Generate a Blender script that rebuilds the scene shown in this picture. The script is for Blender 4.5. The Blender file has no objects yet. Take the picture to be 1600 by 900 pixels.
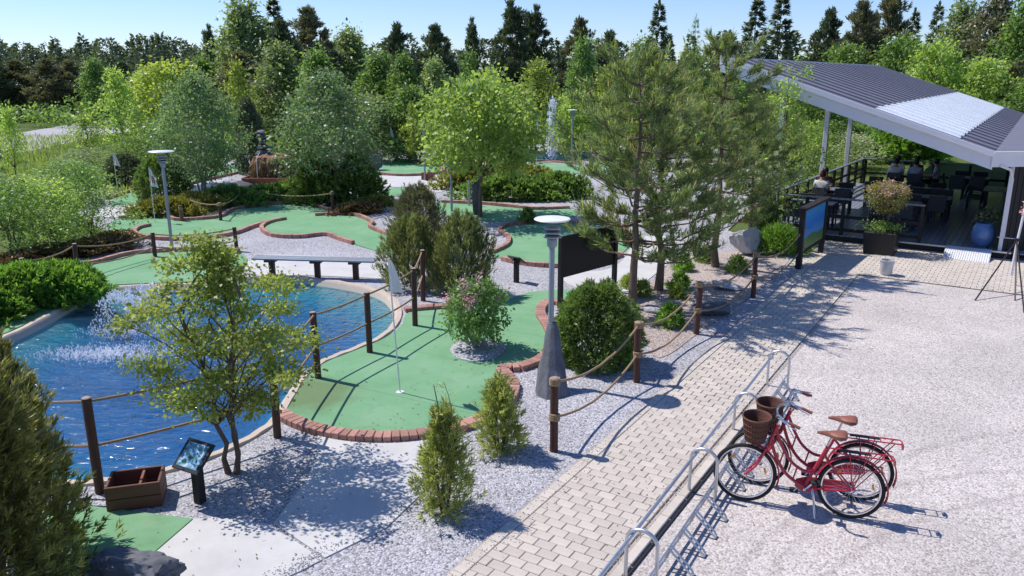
import bpy, bmesh, math, random
import numpy as np
from mathutils import Vector, Matrix, noise
R = math.radians
PI = math.pi
scene = bpy.context.scene
COL = scene.collection

# ---------------------------------------------------------------- camera
cam_d = bpy.data.cameras.new('camera')
cam_d.sensor_width = 36.0
cam_d.lens = 28.0
cam_d.clip_end = 2000.0
cam = bpy.data.objects.new('camera', cam_d)
COL.objects.link(cam)
cam.location = (0, 0, 4.6)
cam.rotation_euler = (R(75.0), 0, 0)
scene.camera = cam

# ---------------------------------------------------------------- sky and sun
SUN_AZ, SUN_EL = R(-63.5), R(55.0)
world = bpy.data.worlds.new('World')
scene.world = world
world.use_nodes = True
wn = world.node_tree
sky = wn.nodes.new('ShaderNodeTexSky')
sky.sky_type = 'NISHITA'
sky.sun_disc = False
sky.sun_elevation = SUN_EL
sky.sun_rotation = SUN_AZ
sky.air_density = 1.0
sky.dust_density = 0.0
sky.ozone_density = 4.0
bg = wn.nodes['Background']
wtint = wn.nodes.new('ShaderNodeMix'); wtint.data_type = 'RGBA'; wtint.blend_type = 'MULTIPLY'; wtint.inputs['Factor'].default_value = 1.0
wtint.inputs['B'].default_value = (.77, .85, 1.12, 1)      # the camera's cool white balance
wn.links.new(sky.outputs[0], wtint.inputs['A'])
wn.links.new(wtint.outputs['Result'], bg.inputs[0])
bg.inputs[1].default_value = 0.108
sun_d = bpy.data.lights.new('sun', 'SUN')
sun_d.energy = 3.85
sun_d.angle = R(0.53)
sun_d.color = (1.0, 0.945, 0.885)
sun = bpy.data.objects.new('sun', sun_d)
COL.objects.link(sun)
sd = Vector((math.sin(SUN_AZ) * math.cos(SUN_EL), math.cos(SUN_AZ) * math.cos(SUN_EL), math.sin(SUN_EL)))
sun.rotation_euler = sd.to_track_quat('Z', 'Y').to_euler()
sun.location = sd * 60
scene.view_settings.view_transform = 'Standard'
scene.view_settings.look = 'None'
scene.view_settings.exposure = 0.37
scene.view_settings.gamma = 1.0
scene.view_settings.use_curve_mapping = False
scene.cycles.max_bounces = 8
scene.cycles.transparent_max_bounces = 12
scene.cycles.caustics_reflective = False
scene.cycles.caustics_refractive = False

# ---------------------------------------------------------------- helpers: objects
def link(o, parent=None):
    COL.objects.link(o)
    if parent is not None:
        o.parent = parent
    return o

def tag(o, label=None, cat=None, group=None, kind=None):
    if label: o['label'] = label
    if cat: o['category'] = cat
    if group: o['group'] = group
    if kind: o['kind'] = kind
    return o

def thing(name, label, cat, loc=(0, 0, 0), rz=0.0, group=None):
    o = bpy.data.objects.new(name, None)
    o.empty_display_size = 0.1
    link(o)
    o.location = loc if len(loc) == 3 else (loc[0], loc[1], 0)
    o.rotation_euler = (0, 0, rz)
    return tag(o, label, cat, group)

def ob(name, me, parent=None, loc=None, rz=None):
    o = bpy.data.objects.new(name, me)
    link(o, parent)
    if loc is not None: o.location = loc
    if rz is not None: o.rotation_euler = (0, 0, rz)
    return o

def copy_tree(src, parent=None):
    c = src.copy()
    COL.objects.link(c)
    c.parent = parent
    for ch in src.children:
        copy_tree(ch, c)
    return c

def smooth_closed(pts, n=6):
    P = [Vector(p[:2]) for p in pts]; out = []; k = len(P)
    for i in range(k):
        a, b, c_, d = P[i - 1], P[i], P[(i + 1) % k], P[(i + 2) % k]
        for j in range(n):
            t = j / n
            out.append(0.5 * ((2 * b) + (c_ - a) * t + (2 * a - 5 * b + 4 * c_ - d) * t * t + (3 * b - a - 3 * c_ + d) * t ** 3))
    return out

def smooth_open(pts, n=6):
    P = [Vector(p) for p in pts]; k = len(P)
    P = [P[0] * 2 - P[1]] + P + [P[-1] * 2 - P[-2]]; out = []
    for i in range(1, k):
        a, b, c_, d = P[i - 1], P[i], P[i + 1], P[i + 2]
        for j in range(n):
            t = j / n
            out.append(0.5 * ((2 * b) + (c_ - a) * t + (2 * a - 5 * b + 4 * c_ - d) * t * t + (3 * b - a - 3 * c_ + d) * t ** 3))
    out.append(P[-2].copy())
    return out

def resample(pts, step, closed=False):
    P = [Vector(p) for p in pts]
    if closed: P = P + [P[0]]
    out = [P[0].copy()]; tot = sum((P[i + 1] - P[i]).length for i in range(len(P) - 1))
    n = max(1, round(tot / step)); d = tot / n; acc = 0.0; nxt = d
    for i in range(len(P) - 1):
        L = (P[i + 1] - P[i]).length
        while acc + L >= nxt - 1e-9 and len(out) <= n:
            out.append(P[i].lerp(P[i + 1], (nxt - acc) / L if L else 0)); nxt += d
        acc += L
    return out[:n] if closed else out

class MB:
    """collects faces of one mesh"""
    def __init__(s): s.v = []; s.f = []; s.T = None; s.tint = []
    def add(s, vs, fs):
        o = len(s.v)
        if s.T is not None: vs = [s.T @ Vector(p) for p in vs]
        s.v += [tuple(p) for p in vs]
        s.f += [tuple(i + o for i in f) for f in fs]
        return s
    def box(s, c, d, M=None, taper=1.0):
        x, y, z = d[0] / 2, d[1] / 2, d[2] / 2
        vs = []
        for k, (a, b, e) in enumerate([(-1, -1, -1), (1, -1, -1), (1, 1, -1), (-1, 1, -1), (-1, -1, 1), (1, -1, 1), (1, 1, 1), (-1, 1, 1)]):
            q = taper if e > 0 else 1
            p = Vector((a * x * q, b * y * q, e * z))
            if M is not None: p = M @ p
            vs.append(p + Vector(c))
        return s.add(vs, [(0, 3, 2, 1), (4, 5, 6, 7), (0, 1, 5, 4), (1, 2, 6, 5), (2, 3, 7, 6), (3, 0, 4, 7)])
    def tube(s, pts, r, seg=8, cap=True):
        P = [Vector(p) for p in pts]
        rr = r if isinstance(r, (list, tuple)) else [r] * len(P)
        vs = []; fs = []; up = None
        for i, p in enumerate(P):
            t = (P[min(i + 1, len(P) - 1)] - P[max(i - 1, 0)])
            if t.length < 1e-9: t = Vector((0, 0, 1))
            t.normalize()
            if up is None:
                up = Vector((0, 0, 1)) if abs(t.z) < 0.9 else Vector((1, 0, 0))
            a = t.cross(up)
            if a.length < 1e-6: a = t.cross(Vector((0, 1, 0)))
            a.normalize(); b = a.cross(t); b.normalize(); up = b
            for k in range(seg):
                an = 2 * PI * k / seg
                vs.append(p + (a * math.cos(an) + b * math.sin(an)) * rr[i])
        for i in range(len(P) - 1):
            for k in range(seg):
                k2 = (k + 1) % seg
                fs.append((i * seg + k, i * seg + k2, (i + 1) * seg + k2, (i + 1) * seg + k))
        if cap:
            fs.append(tuple(range(seg))[::-1]); fs.append(tuple((len(P) - 1) * seg + k for k in range(seg)))
        return s.add(vs, fs)
    def lathe(s, prof, seg=20, c=(0, 0, 0), sx=1.0, sy=1.0):
        vs = []; fs = []
        for (r, z) in prof:
            for k in range(seg):
                an = 2 * PI * k / seg
                vs.append((c[0] + r * sx * math.cos(an), c[1] + r * sy * math.sin(an), c[2] + z))
        for i in range(len(prof) - 1):
            for k in range(seg):
                k2 = (k + 1) % seg
                fs.append((i * seg + k, i * seg + k2, (i + 1) * seg + k2, (i + 1) * seg + k))
        fs.append(tuple(range(seg))[::-1]); fs.append(tuple((len(prof) - 1) * seg + k for k in range(seg)))
        return s.add(vs, fs)
    def torus(s, c, r, t, axis='y', seg=40, tseg=8, a0=0, a1=2 * PI):
        full = abs(a1 - a0 - 2 * PI) < 1e-6
        pts = []
        n = seg if full else seg
        vs = []; fs = []
        m = n if full else n + 1
        for i in range(m):
            an = a0 + (a1 - a0) * i / n
            for k in range(tseg):
                b = 2 * PI * k / tseg
                rr = r + t * math.cos(b); h = t * math.sin(b)
                x, z = rr * math.cos(an), rr * math.sin(an)
                vs.append((c[0] + x, c[1] + h, c[2] + z) if axis == 'y' else (c[0] + x, c[1] + z, c[2] + h))
        for i in range(n):
            i2 = (i + 1) % m
            for k in range(tseg):
                k2 = (k + 1) % tseg
                fs.append((i * tseg + k, i * tseg + k2, i2 * tseg + k2, i2 * tseg + k))
        return s.add(vs, fs)
    def prism(s, poly, z0, z1):
        n = len(poly)
        vs = [(p[0], p[1], z0) for p in poly] + [(p[0], p[1], z1) for p in poly]
        fs = [tuple(range(n))[::-1], tuple(range(n, 2 * n))]
        fs += [(i, (i + 1) % n, n + (i + 1) % n, n + i) for i in range(n)]
        return s.add(vs, fs)
    def mesh(s, name, mat, smooth=False, bevel=0.0, tri=False, seg=1):
        me = bpy.data.meshes.new(name)
        me.from_pydata(s.v, [], s.f)
        bm = bmesh.new(); bm.from_mesh(me)
        bmesh.ops.recalc_face_normals(bm, faces=bm.faces)
        if bevel:
            bmesh.ops.bevel(bm, geom=bm.edges[:], offset=bevel, segments=seg, affect='EDGES', clamp_overlap=True)
        if tri: bmesh.ops.triangulate(bm, faces=[f for f in bm.faces if len(f.verts) > 4])
        bm.to_mesh(me); bm.free()
        if smooth:
            me.polygons.foreach_set('use_smooth', [True] * len(me.polygons))
            me.update()
            if hasattr(me, 'set_sharp_from_angle'): me.set_sharp_from_angle(angle=R(40))
        if s.tint and len(s.tint) == len(me.polygons):
            at = me.attributes.new('tint', 'FLOAT', 'FACE'); at.data.foreach_set('value', s.tint)
        if mat is not None: me.materials.append(mat)
        return me
    def build(s, name, mat, parent=None, **k):
        loc = k.pop('loc', None); rz = k.pop('rz', None)
        return ob(name, s.mesh(name, mat, **k), parent, loc, rz)

def sheet(name, poly, z, mat, holes=(), parent=None, thick=0.0):
    """flat sheet with optional holes"""
    bm = bmesh.new()
    es = []
    for loop in [poly] + list(holes):
        vs = [bm.verts.new((p[0], p[1], z)) for p in loop]
        es += [bm.edges.new((vs[i], vs[(i + 1) % len(vs)])) for i in range(len(vs))]
    bmesh.ops.triangle_fill(bm, use_beauty=True, use_dissolve=False, edges=es, normal=(0, 0, 1))
    for f in bm.faces:
        f.normal_update()
        if f.normal.z < 0: f.normal_flip()
    if thick:
        be = [e for e in bm.edges if len(e.link_faces) == 1]
        r = bmesh.ops.extrude_edge_only(bm, edges=be)
        for g in r['geom']:
            if isinstance(g, bmesh.types.BMVert): g.co.z -= thick
    me = bpy.data.meshes.new(name); bm.to_mesh(me); bm.free()
    me.materials.append(mat)
    return ob(name, me, parent)

# ---------------------------------------------------------------- helpers: materials
def newmat(name):
    m = bpy.data.materials.new(name); m.use_nodes = True
    nt = m.node_tree
    return m, nt, nt.nodes['Principled BSDF'], nt.nodes['Material Output']

def nd(nt, typ, **kw):
    n = nt.nodes.new(typ)
    for k, v in kw.items():
        if k.startswith('i_'):
            key = k[2:]; key = int(key) if key.isdigit() else key
            n.inputs[key].default_value = v
        else: setattr(n, k, v)
    return n

def ramp(nt, stops, src=None):
    n = nt.nodes.new('ShaderNodeValToRGB')
    e = n.color_ramp.elements
    e[0].position = stops[0][0]; e[0].color = (*stops[0][1], 1)
    e[1].position = stops[-1][0]; e[1].color = (*stops[-1][1], 1)
    for p, c_ in stops[1:-1]:
        x = e.new(p); x.color = (*c_, 1)
    if src is not None: nt.links.new(src, n.inputs[0])
    return n

def mul(c_, k): return tuple(min(1, x * k) for x in c_)

def simple(name, col, rough=0.6, metal=0.0, spec=0.4, var=0.15, vs=6.0, bump=0.0, bs=60.0, rnd=0.0, stretch=None, coat=0.0):
    """plain surface with procedural variation, optional bump; rnd varies between objects and by the face attribute tint"""
    m, nt, p, out = newmat(name)
    p.inputs['Roughness'].default_value = rough; p.inputs['Metallic'].default_value = metal
    p.inputs['Specular IOR Level'].default_value = spec
    p.inputs['Coat Weight'].default_value = coat
    tc = nd(nt, 'ShaderNodeTexCoord')
    src = tc.outputs['Object']
    if stretch:
        mp = nd(nt, 'ShaderNodeMapping'); mp.inputs['Scale'].default_value = stretch
        nt.links.new(src, mp.inputs[0]); src = mp.outputs[0]
    no = nd(nt, 'ShaderNodeTexNoise'); no.inputs['Scale'].default_value = vs; no.inputs['Detail'].default_value = 6
    no.inputs['Roughness'].default_value = 0.65
    nt.links.new(src, no.inputs['Vector'])
    rp = ramp(nt, [(0.25, mul(col, 1 - var)), (0.75, mul(col, 1 + var))], no.outputs['Fac'])
    last = rp.outputs[0]
    if rnd:
        oi = nd(nt, 'ShaderNodeObjectInfo'); at = nd(nt, 'ShaderNodeAttribute', attribute_name='tint')
        ad = nd(nt, 'ShaderNodeMath', operation='ADD'); nt.links.new(oi.outputs['Random'], ad.inputs[0]); nt.links.new(at.outputs['Fac'], ad.inputs[1])
        fr = nd(nt, 'ShaderNodeMath', operation='FRACT'); nt.links.new(ad.outputs[0], fr.inputs[0])
        mr = nd(nt, 'ShaderNodeMapRange'); mr.inputs[3].default_value = 1 - rnd; mr.inputs[4].default_value = 1 + rnd
        nt.links.new(fr.outputs[0], mr.inputs[0])
        mx = nd(nt, 'ShaderNodeVectorMath', operation='SCALE'); nt.links.new(last, mx.inputs[0]); nt.links.new(mr.outputs[0], mx.inputs['Scale'])
        last = mx.outputs[0]
    nt.links.new(last, p.inputs['Base Color'])
    rr = nd(nt, 'ShaderNodeMapRange'); rr.inputs[3].default_value = max(0.02, rough - 0.08); rr.inputs[4].default_value = min(1, rough + 0.08)
    nt.links.new(no.outputs['Fac'], rr.inputs[0]); nt.links.new(rr.outputs[0], p.inputs['Roughness'])
    if bump:
        n2 = nd(nt, 'ShaderNodeTexNoise'); n2.inputs['Scale'].default_value = bs; n2.inputs['Detail'].default_value = 4
        nt.links.new(src, n2.inputs['Vector'])
        b = nd(nt, 'ShaderNodeBump'); b.inputs['Strength'].default_value = bump; b.inputs['Distance'].default_value = 0.01
        nt.links.new(n2.outputs['Fac'], b.inputs['Height']); nt.links.new(b.outputs[0], p.inputs['Normal'])
    return m

def gravel(name, cols, scale, bump=0.8, patch=None, tracks=()):
    m, nt, p, out = newmat(name)
    p.inputs['Roughness'].default_value = 0.85; p.inputs['Specular IOR Level'].default_value = 0.25
    g = nd(nt, 'ShaderNodeNewGeometry')
    nz = nd(nt, 'ShaderNodeTexNoise'); nz.inputs['Scale'].default_value = scale * 0.7
    nt.links.new(g.outputs['Position'], nz.inputs['Vector'])
    mx = nd(nt, 'ShaderNodeVectorMath', operation='SCALE'); mx.inputs['Scale'].default_value = 0.6 / scale
    nt.links.new(nz.outputs['Color'], mx.inputs[0])
    ad = nd(nt, 'ShaderNodeVectorMath', operation='ADD'); nt.links.new(g.outputs['Position'], ad.inputs[0]); nt.links.new(mx.outputs[0], ad.inputs[1])
    v = nd(nt, 'ShaderNodeTexVoronoi'); v.inputs['Scale'].default_value = scale
    nt.links.new(ad.outputs[0], v.inputs['Vector'])
    sp = nd(nt, 'ShaderNodeSeparateColor'); nt.links.new(v.outputs['Color'], sp.inputs[0])
    n = len(cols)
    rp = ramp(nt, [(i / (n - 1), c_) for i, c_ in enumerate(cols)], sp.outputs[0])
    last = rp.outputs[0]
    big = nd(nt, 'ShaderNodeTexNoise'); big.inputs['Scale'].default_value = 0.55; big.inputs['Detail'].default_value = 5
    nt.links.new(g.outputs['Position'], big.inputs['Vector'])
    mr = nd(nt, 'ShaderNodeMapRange'); mr.inputs[1].default_value = 0.3; mr.inputs[2].default_value = 0.7
    mr.inputs[3].default_value = 0.86; mr.inputs[4].default_value = 1.1
    nt.links.new(big.outputs['Fac'], mr.inputs[0])
    sc = nd(nt, 'ShaderNodeVectorMath', operation='SCALE'); nt.links.new(last, sc.inputs[0]); nt.links.new(mr.outputs[0], sc.inputs['Scale'])
    last = sc.outputs[0]
    if patch:
        b2 = nd(nt, 'ShaderNodeTexNoise'); b2.inputs['Scale'].default_value = 1.7; b2.inputs['Detail'].default_value = 6
        nt.links.new(g.outputs['Position'], b2.inputs['Vector'])
        r2 = nd(nt, 'ShaderNodeMapRange'); r2.inputs[1].default_value = 0.52; r2.inputs[2].default_value = 0.72; r2.inputs[4].default_value = 0.55
        nt.links.new(b2.outputs['Fac'], r2.inputs[0])
        mm = nd(nt, 'ShaderNodeMix', data_type='RGBA'); nt.links.new(r2.outputs[0], mm.inputs['Factor'])
        nt.links.new(last, mm.inputs['A']); mm.inputs['B'].default_value = (*patch, 1); last = mm.outputs['Result']
    for (cx, cy, cr) in tracks:      # wheel tracks pressed into the stones
        d = nd(nt, 'ShaderNodeVectorMath', operation='DISTANCE'); d.inputs[1].default_value = (cx, cy, 0); nt.links.new(g.outputs['Position'], d.inputs[0])
        sb_ = nd(nt, 'ShaderNodeMath', operation='SUBTRACT'); sb_.inputs[1].default_value = cr; nt.links.new(d.outputs['Value'], sb_.inputs[0])
        wb = nd(nt, 'ShaderNodeMath', operation='MULTIPLY_ADD'); wb.inputs[1].default_value = .35; nt.links.new(big.outputs['Fac'], wb.inputs[0]); nt.links.new(sb_.outputs[0], wb.inputs[2])
        ofs = nd(nt, 'ShaderNodeMath', operation='SUBTRACT'); ofs.inputs[1].default_value = .175; nt.links.new(wb.outputs[0], ofs.inputs[0])
        ab = nd(nt, 'ShaderNodeMath', operation='ABSOLUTE'); nt.links.new(ofs.outputs[0], ab.inputs[0])
        rr = nd(nt, 'ShaderNodeMapRange'); rr.inputs[1].default_value = .015; rr.inputs[2].default_value = .07; rr.inputs[3].default_value = .38; rr.inputs[4].default_value = 0; nt.links.new(ab.outputs[0], rr.inputs[0])
        n3 = nd(nt, 'ShaderNodeMath', operation='MULTIPLY'); nt.links.new(rr.outputs[0], n3.inputs[0]); nt.links.new(nz.outputs['Fac'], n3.inputs[1])
        mm = nd(nt, 'ShaderNodeMix', data_type='RGBA'); nt.links.new(n3.outputs[0], mm.inputs['Factor']); nt.links.new(last, mm.inputs['A']); mm.inputs['B'].default_value = (.16, .14, .13, 1); last = mm.outputs['Result']
    nt.links.new(last, p.inputs['Base Color'])
    b = nd(nt, 'ShaderNodeBump'); b.inputs['Strength'].default_value = bump; b.inputs['Distance'].default_value = 0.6 / scale
    b.invert = True
    nt.links.new(v.outputs['Distance'], b.inputs['Height']); nt.links.new(b.outputs[0], p.inputs['Normal'])
    return m

def leafmat(name, dark, light, tip=None, trans=0.3, rough=0.55):
    m, nt, p, out = newmat(name)
    p.inputs['Roughness'].default_value = rough - .13; p.inputs['Specular IOR Level'].default_value = 0.5
    ds = lambda q: tuple(.84 * x + .16 * (q[0] + q[1] + q[2]) / 3 * 1.1 for x in q)
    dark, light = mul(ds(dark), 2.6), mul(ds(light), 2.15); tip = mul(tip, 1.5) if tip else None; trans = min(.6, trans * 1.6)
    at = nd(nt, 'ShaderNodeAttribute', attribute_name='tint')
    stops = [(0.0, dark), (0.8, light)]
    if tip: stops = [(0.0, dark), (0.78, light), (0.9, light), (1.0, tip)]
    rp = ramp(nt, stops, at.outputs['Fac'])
    tc = nd(nt, 'ShaderNodeTexCoord'); no = nd(nt, 'ShaderNodeTexNoise'); no.inputs['Scale'].default_value = 1.3; no.inputs['Detail'].default_value = 3
    nt.links.new(tc.outputs['Object'], no.inputs['Vector'])
    mr = nd(nt, 'ShaderNodeMapRange'); mr.inputs[1].default_value = 0.3; mr.inputs[2].default_value = 0.7; mr.inputs[3].default_value = 0.75; mr.inputs[4].default_value = 1.25
    nt.links.new(no.outputs['Fac'], mr.inputs[0])
    oi = nd(nt, 'ShaderNodeObjectInfo'); m2 = nd(nt, 'ShaderNodeMapRange'); m2.inputs[3].default_value = 0.85; m2.inputs[4].default_value = 1.15
    nt.links.new(oi.outputs['Random'], m2.inputs[0])
    mm = nd(nt, 'ShaderNodeMath', operation='MULTIPLY'); nt.links.new(mr.outputs[0], mm.inputs[0]); nt.links.new(m2.outputs[0], mm.inputs[1])
    sc = nd(nt, 'ShaderNodeVectorMath', operation='SCALE'); nt.links.new(rp.outputs[0], sc.inputs[0]); nt.links.new(mm.outputs[0], sc.inputs['Scale'])
    nt.links.new(sc.outputs[0], p.inputs['Base Color'])
    t = nd(nt, 'ShaderNodeBsdfTranslucent')
    ty = nd(nt, 'ShaderNodeVectorMath', operation='MULTIPLY'); ty.inputs[1].default_value = (1.25, 1.3, 0.6)
    nt.links.new(sc.outputs[0], ty.inputs[0]); nt.links.new(ty.outputs[0], t.inputs['Color'])
    mix = nd(nt, 'ShaderNodeMixShader'); mix.inputs[0].default_value = trans
    nt.links.new(p.outputs[0], mix.inputs[1]); nt.links.new(t.outputs[0], mix.inputs[2]); nt.links.new(mix.outputs[0], out.inputs[0])
    return m

# ---------------------------------------------------------------- materials
MAT = {}
def turfmat():
    """artificial turf: pile, roll seams, faded and dirty patches"""
    m, nt, p, out = newmat('green felt turf'); p.inputs['Roughness'].default_value = .95; p.inputs['Specular IOR Level'].default_value = .1
    g = nd(nt, 'ShaderNodeNewGeometry'); P = g.outputs['Position']
    def no(sc, det=5):
        n = nd(nt, 'ShaderNodeTexNoise'); n.inputs['Scale'].default_value = sc; n.inputs['Detail'].default_value = det; n.inputs['Roughness'].default_value = .65; nt.links.new(P, n.inputs['Vector']); return n.outputs['Fac']
    base = ramp(nt, [(.3, (.165, .34, .18)), (.5, (.2, .39, .215)), (.7, (.245, .425, .255))], no(.8)).outputs[0]
    def blend(a, col, fac_src, lo, hi, mx):
        mr = nd(nt, 'ShaderNodeMapRange'); mr.inputs[1].default_value = lo; mr.inputs[2].default_value = hi; mr.inputs[4].default_value = mx; nt.links.new(fac_src, mr.inputs[0])
        x = nd(nt, 'ShaderNodeMix', data_type='RGBA'); nt.links.new(mr.outputs[0], x.inputs['Factor']); nt.links.new(a, x.inputs['A']); x.inputs['B'].default_value = (*col, 1); return x.outputs['Result']
    base = blend(base, (.13, .22, .11), no(2.3, 8), .56, .74, .45)       # damp and dirty spots
    base = blend(base, (.32, .44, .3), no(1.1, 3), .6, .8, .5)           # worn, faded areas
    fib = no(170, 2); base = blend(base, (.1, .25, .12), fib, .5, .75, .35)
    sp = nd(nt, 'ShaderNodeSeparateXYZ'); nt.links.new(P, sp.inputs[0])   # roll seams every two metres
    w = nd(nt, 'ShaderNodeMath', operation='PINGPONG'); w.inputs[1].default_value = 1.0
    ad = nd(nt, 'ShaderNodeMath', operation='MULTIPLY_ADD'); ad.inputs[1].default_value = .55; nt.links.new(sp.outputs['X'], ad.inputs[0]); nt.links.new(sp.outputs['Y'], ad.inputs[2]); nt.links.new(ad.outputs[0], w.inputs[0])
    inv = nd(nt, 'ShaderNodeMath', operation='SUBTRACT'); inv.inputs[0].default_value = 1.0; nt.links.new(w.outputs[0], inv.inputs[1])
    base = blend(base, (.13, .26, .14), inv.outputs[0], .985, .992, .6)
    nt.links.new(base, p.inputs['Base Color'])
    b = nd(nt, 'ShaderNodeBump'); b.inputs['Strength'].default_value = .5; b.inputs['Distance'].default_value = .01; nt.links.new(fib, b.inputs['Height']); nt.links.new(b.outputs[0], p.inputs['Normal'])
    return m
MAT['gravel'] = gravel('grey gravel', [(.17, .17, .18), (.32, .315, .335), (.41, .405, .43), (.49, .485, .52), (.6, .59, .62)], 46)
MAT['lot'] = gravel('beige gravel', [(.33, .285, .255), (.47, .418, .385), (.55, .497, .462), (.6, .55, .52), (.68, .635, .605)], 46, bump=.5, patch=(.44, .4, .38), tracks=[(6.25, 4.22, 4.49), (7.74, 1.16, 7.25), (8.74, 1.85, 8.16)])
MAT['bed'] = gravel('pinkish bed gravel', [(.25, .2, .18), (.4, .33, .3), (.5, .42, .38), (.6, .52, .48)], 38)
MAT['concrete'] = simple('concrete', (.56, .55, .54), .9, var=.13, vs=1.6, bump=.25, bs=90)
MAT['paver'] = simple('beige concrete paver', (.55, .49, .425), .9, var=.1, vs=7, bump=.3, bs=120, rnd=.085)
MAT['joint'] = simple('sandy joint', (.4, .36, .31), .95, var=.2, vs=30)
MAT['rim'] = simple('sandstone rim', (.56, .46, .37), .85, var=.14, vs=5, bump=.4, bs=60)
MAT['brick'] = simple('red brick', (.42, .225, .18), .85, var=.22, vs=14, bump=.4, bs=90, rnd=.22)
MAT['turf'] = turfmat()
MAT['post'] = simple('red brown stained timber', (.085, .036, .024), .7, var=.3, vs=14, stretch=(1, 1, .12), bump=.3, bs=50)
MAT['postcap'] = simple('painted sunlit post end', (.34, .27, .22), .8, var=.2, vs=20)  # paler than the post: sunlight on the tops put into the colour
MAT['rope'] = simple('hemp rope', (.34, .23, .13), .9, var=.25, vs=60, bump=.7, bs=140)
MAT['darkwood'] = simple('dark stained timber', (.02, .018, .017), .7, var=.3, vs=10, stretch=(1, 1, .15), bump=.2)
MAT['boxwood'] = simple('brown planed boards', (.14, .057, .036), .65, var=.25, vs=9, stretch=(.2, 1, 1), bump=.2)
MAT['redwood'] = simple('red timber', (.24, .085, .05), .7, var=.2, vs=9, stretch=(.2, 1, 1), bump=.2)
MAT['steel'] = simple('galvanised steel', (.58, .6, .63), .38, metal=.85, var=.1, vs=12)
MAT['lampgrey'] = simple('grey painted steel', (.3, .33, .36), .45, metal=.4, var=.08)
MAT['white'] = simple('white enamel', (.74, .75, .75), .4, var=.05)
MAT['flag'] = simple('white flag cloth', (.78, .77, .76), .85, var=.05)
MAT['flagred'] = simple('red flag print', (.5, .12, .12), .85)
MAT['black'] = simple('black paint', (.015, .015, .016), .45, var=.2)
MAT['rubber'] = simple('tyre rubber', (.022, .021, .02), .8, var=.2)
MAT['bikered'] = simple('red bicycle enamel', (.44, .024, .05), .36, var=.14, vs=14, coat=.25)
MAT['chrome'] = simple('polished alloy', (.72, .73, .75), .22, metal=1.0, var=.05)
MAT['leather'] = simple('brown leather', (.25, .09, .06), .5, var=.15, bump=.2)
MAT['wicker'] = simple('brown woven basket', (.13, .055, .035), .7, var=.25, vs=30, bump=.8, bs=70)
MAT['amber'] = simple('amber reflector', (.75, .35, .03), .3)
MAT['roof'] = simple('slate grey sheet roof', (.19, .18, .205), .5, metal=.1, var=.1, vs=1.2, spec=.5)
MAT['roofwhite'] = simple('white polycarbonate sheet', (.84, .86, .87), .3, var=.04, vs=2)
MAT['fascia'] = simple('pale grey fascia paint', (.72, .72, .76), .45, var=.05, vs=2)
MAT['soffit'] = simple('grey soffit boards', (.42, .42, .45), .8, var=.1)
MAT['wall'] = simple('near black timber cladding', (.018, .016, .017), .65, var=.3, vs=7, stretch=(1, 1, .1))
MAT['deck'] = simple('dark decking board', (.22, .245, .3), .3, var=.25, vs=8, spec=.5, rnd=.2)
MAT['furn'] = simple('charcoal wicker', (.045, .046, .055), .55, var=.25, bump=.4, bs=80)
MAT['tabletop'] = simple('grey table top', (.17, .185, .22), .28, var=.12)
MAT['cushion'] = simple('slate cushion', (.09, .1, .125), .85, var=.1)
MAT['stone'] = simple('dark grey granite', (.125, .13, .145), .8, var=.35, vs=5, bump=.9, bs=14)
MAT['palestone'] = simple('pale granite', (.42, .42, .43), .8, var=.25, vs=4, bump=.8, bs=12)
MAT['slate'] = simple('slate slab', (.09, .095, .105), .7, var=.3, vs=4, bump=.7, bs=10)
MAT['bark'] = simple('brown grey bark', (.13, .095, .07), .9, var=.35, vs=16, stretch=(1, 1, .25), bump=.9, bs=30)
MAT['pinebark'] = simple('pine bark', (.17, .115, .082), .9, var=.35, vs=12, stretch=(1, 1, .35), bump=1.0, bs=22)
MAT['palebark'] = simple('pale bark', (.33, .3, .26), .85, var=.3, vs=10, bump=.5)
MAT['skin'] = simple('skin', (.5, .29, .21), .6, var=.06)
MAT['hair'] = simple('dark hair', (.018, .012, .009), .5, var=.3)
MAT['hairbrown'] = simple('auburn hair', (.09, .025, .014), .5, var=.3)
MAT['shirtwhite'] = simple('white shirt', (.72, .72, .74), .85, var=.05)
MAT['shirtblue'] = simple('pale blue shirt', (.33, .4, .56), .85, var=.06)
MAT['shirtlilac'] = simple('lilac shirt', (.44, .42, .58), .85, var=.06)
MAT['shirtdark'] = simple('dark plum top', (.06, .035, .045), .85, var=.1)
MAT['navy'] = simple('navy top', (.02, .025, .06), .85, var=.1)
MAT['denim'] = simple('blue denim', (.06, .12, .26), .9, var=.15)
MAT['charcoal'] = simple('charcoal trousers', (.03, .03, .035), .9, var=.1)
MAT['bluepot'] = simple('blue glazed pot', (.1, .2, .42), .3, var=.25, vs=5, coat=.4)
MAT['thatch'] = simple('rusty flowstone', (.27, .14, .085), .9, var=.45, vs=9, stretch=(1, 1, .16), bump=1.0, bs=12)
MAT['plasticwhite'] = simple('greyish white plastic', (.55, .55, .55), .5, var=.06)
MAT['rampgrey'] = simple('ribbed aluminium', (.72, .73, .74), .5, metal=.0, var=.06)
MAT['road'] = simple('pale asphalt road', (.4, .39, .4), .9, var=.08, vs=.6, bump=.2)
MAT['glassblue'] = simple('screen print blue', (.1, .3, .6), .3)
MAT['foam'] = simple('water foam', (.9, .93, .96), .5, var=.03)

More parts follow.
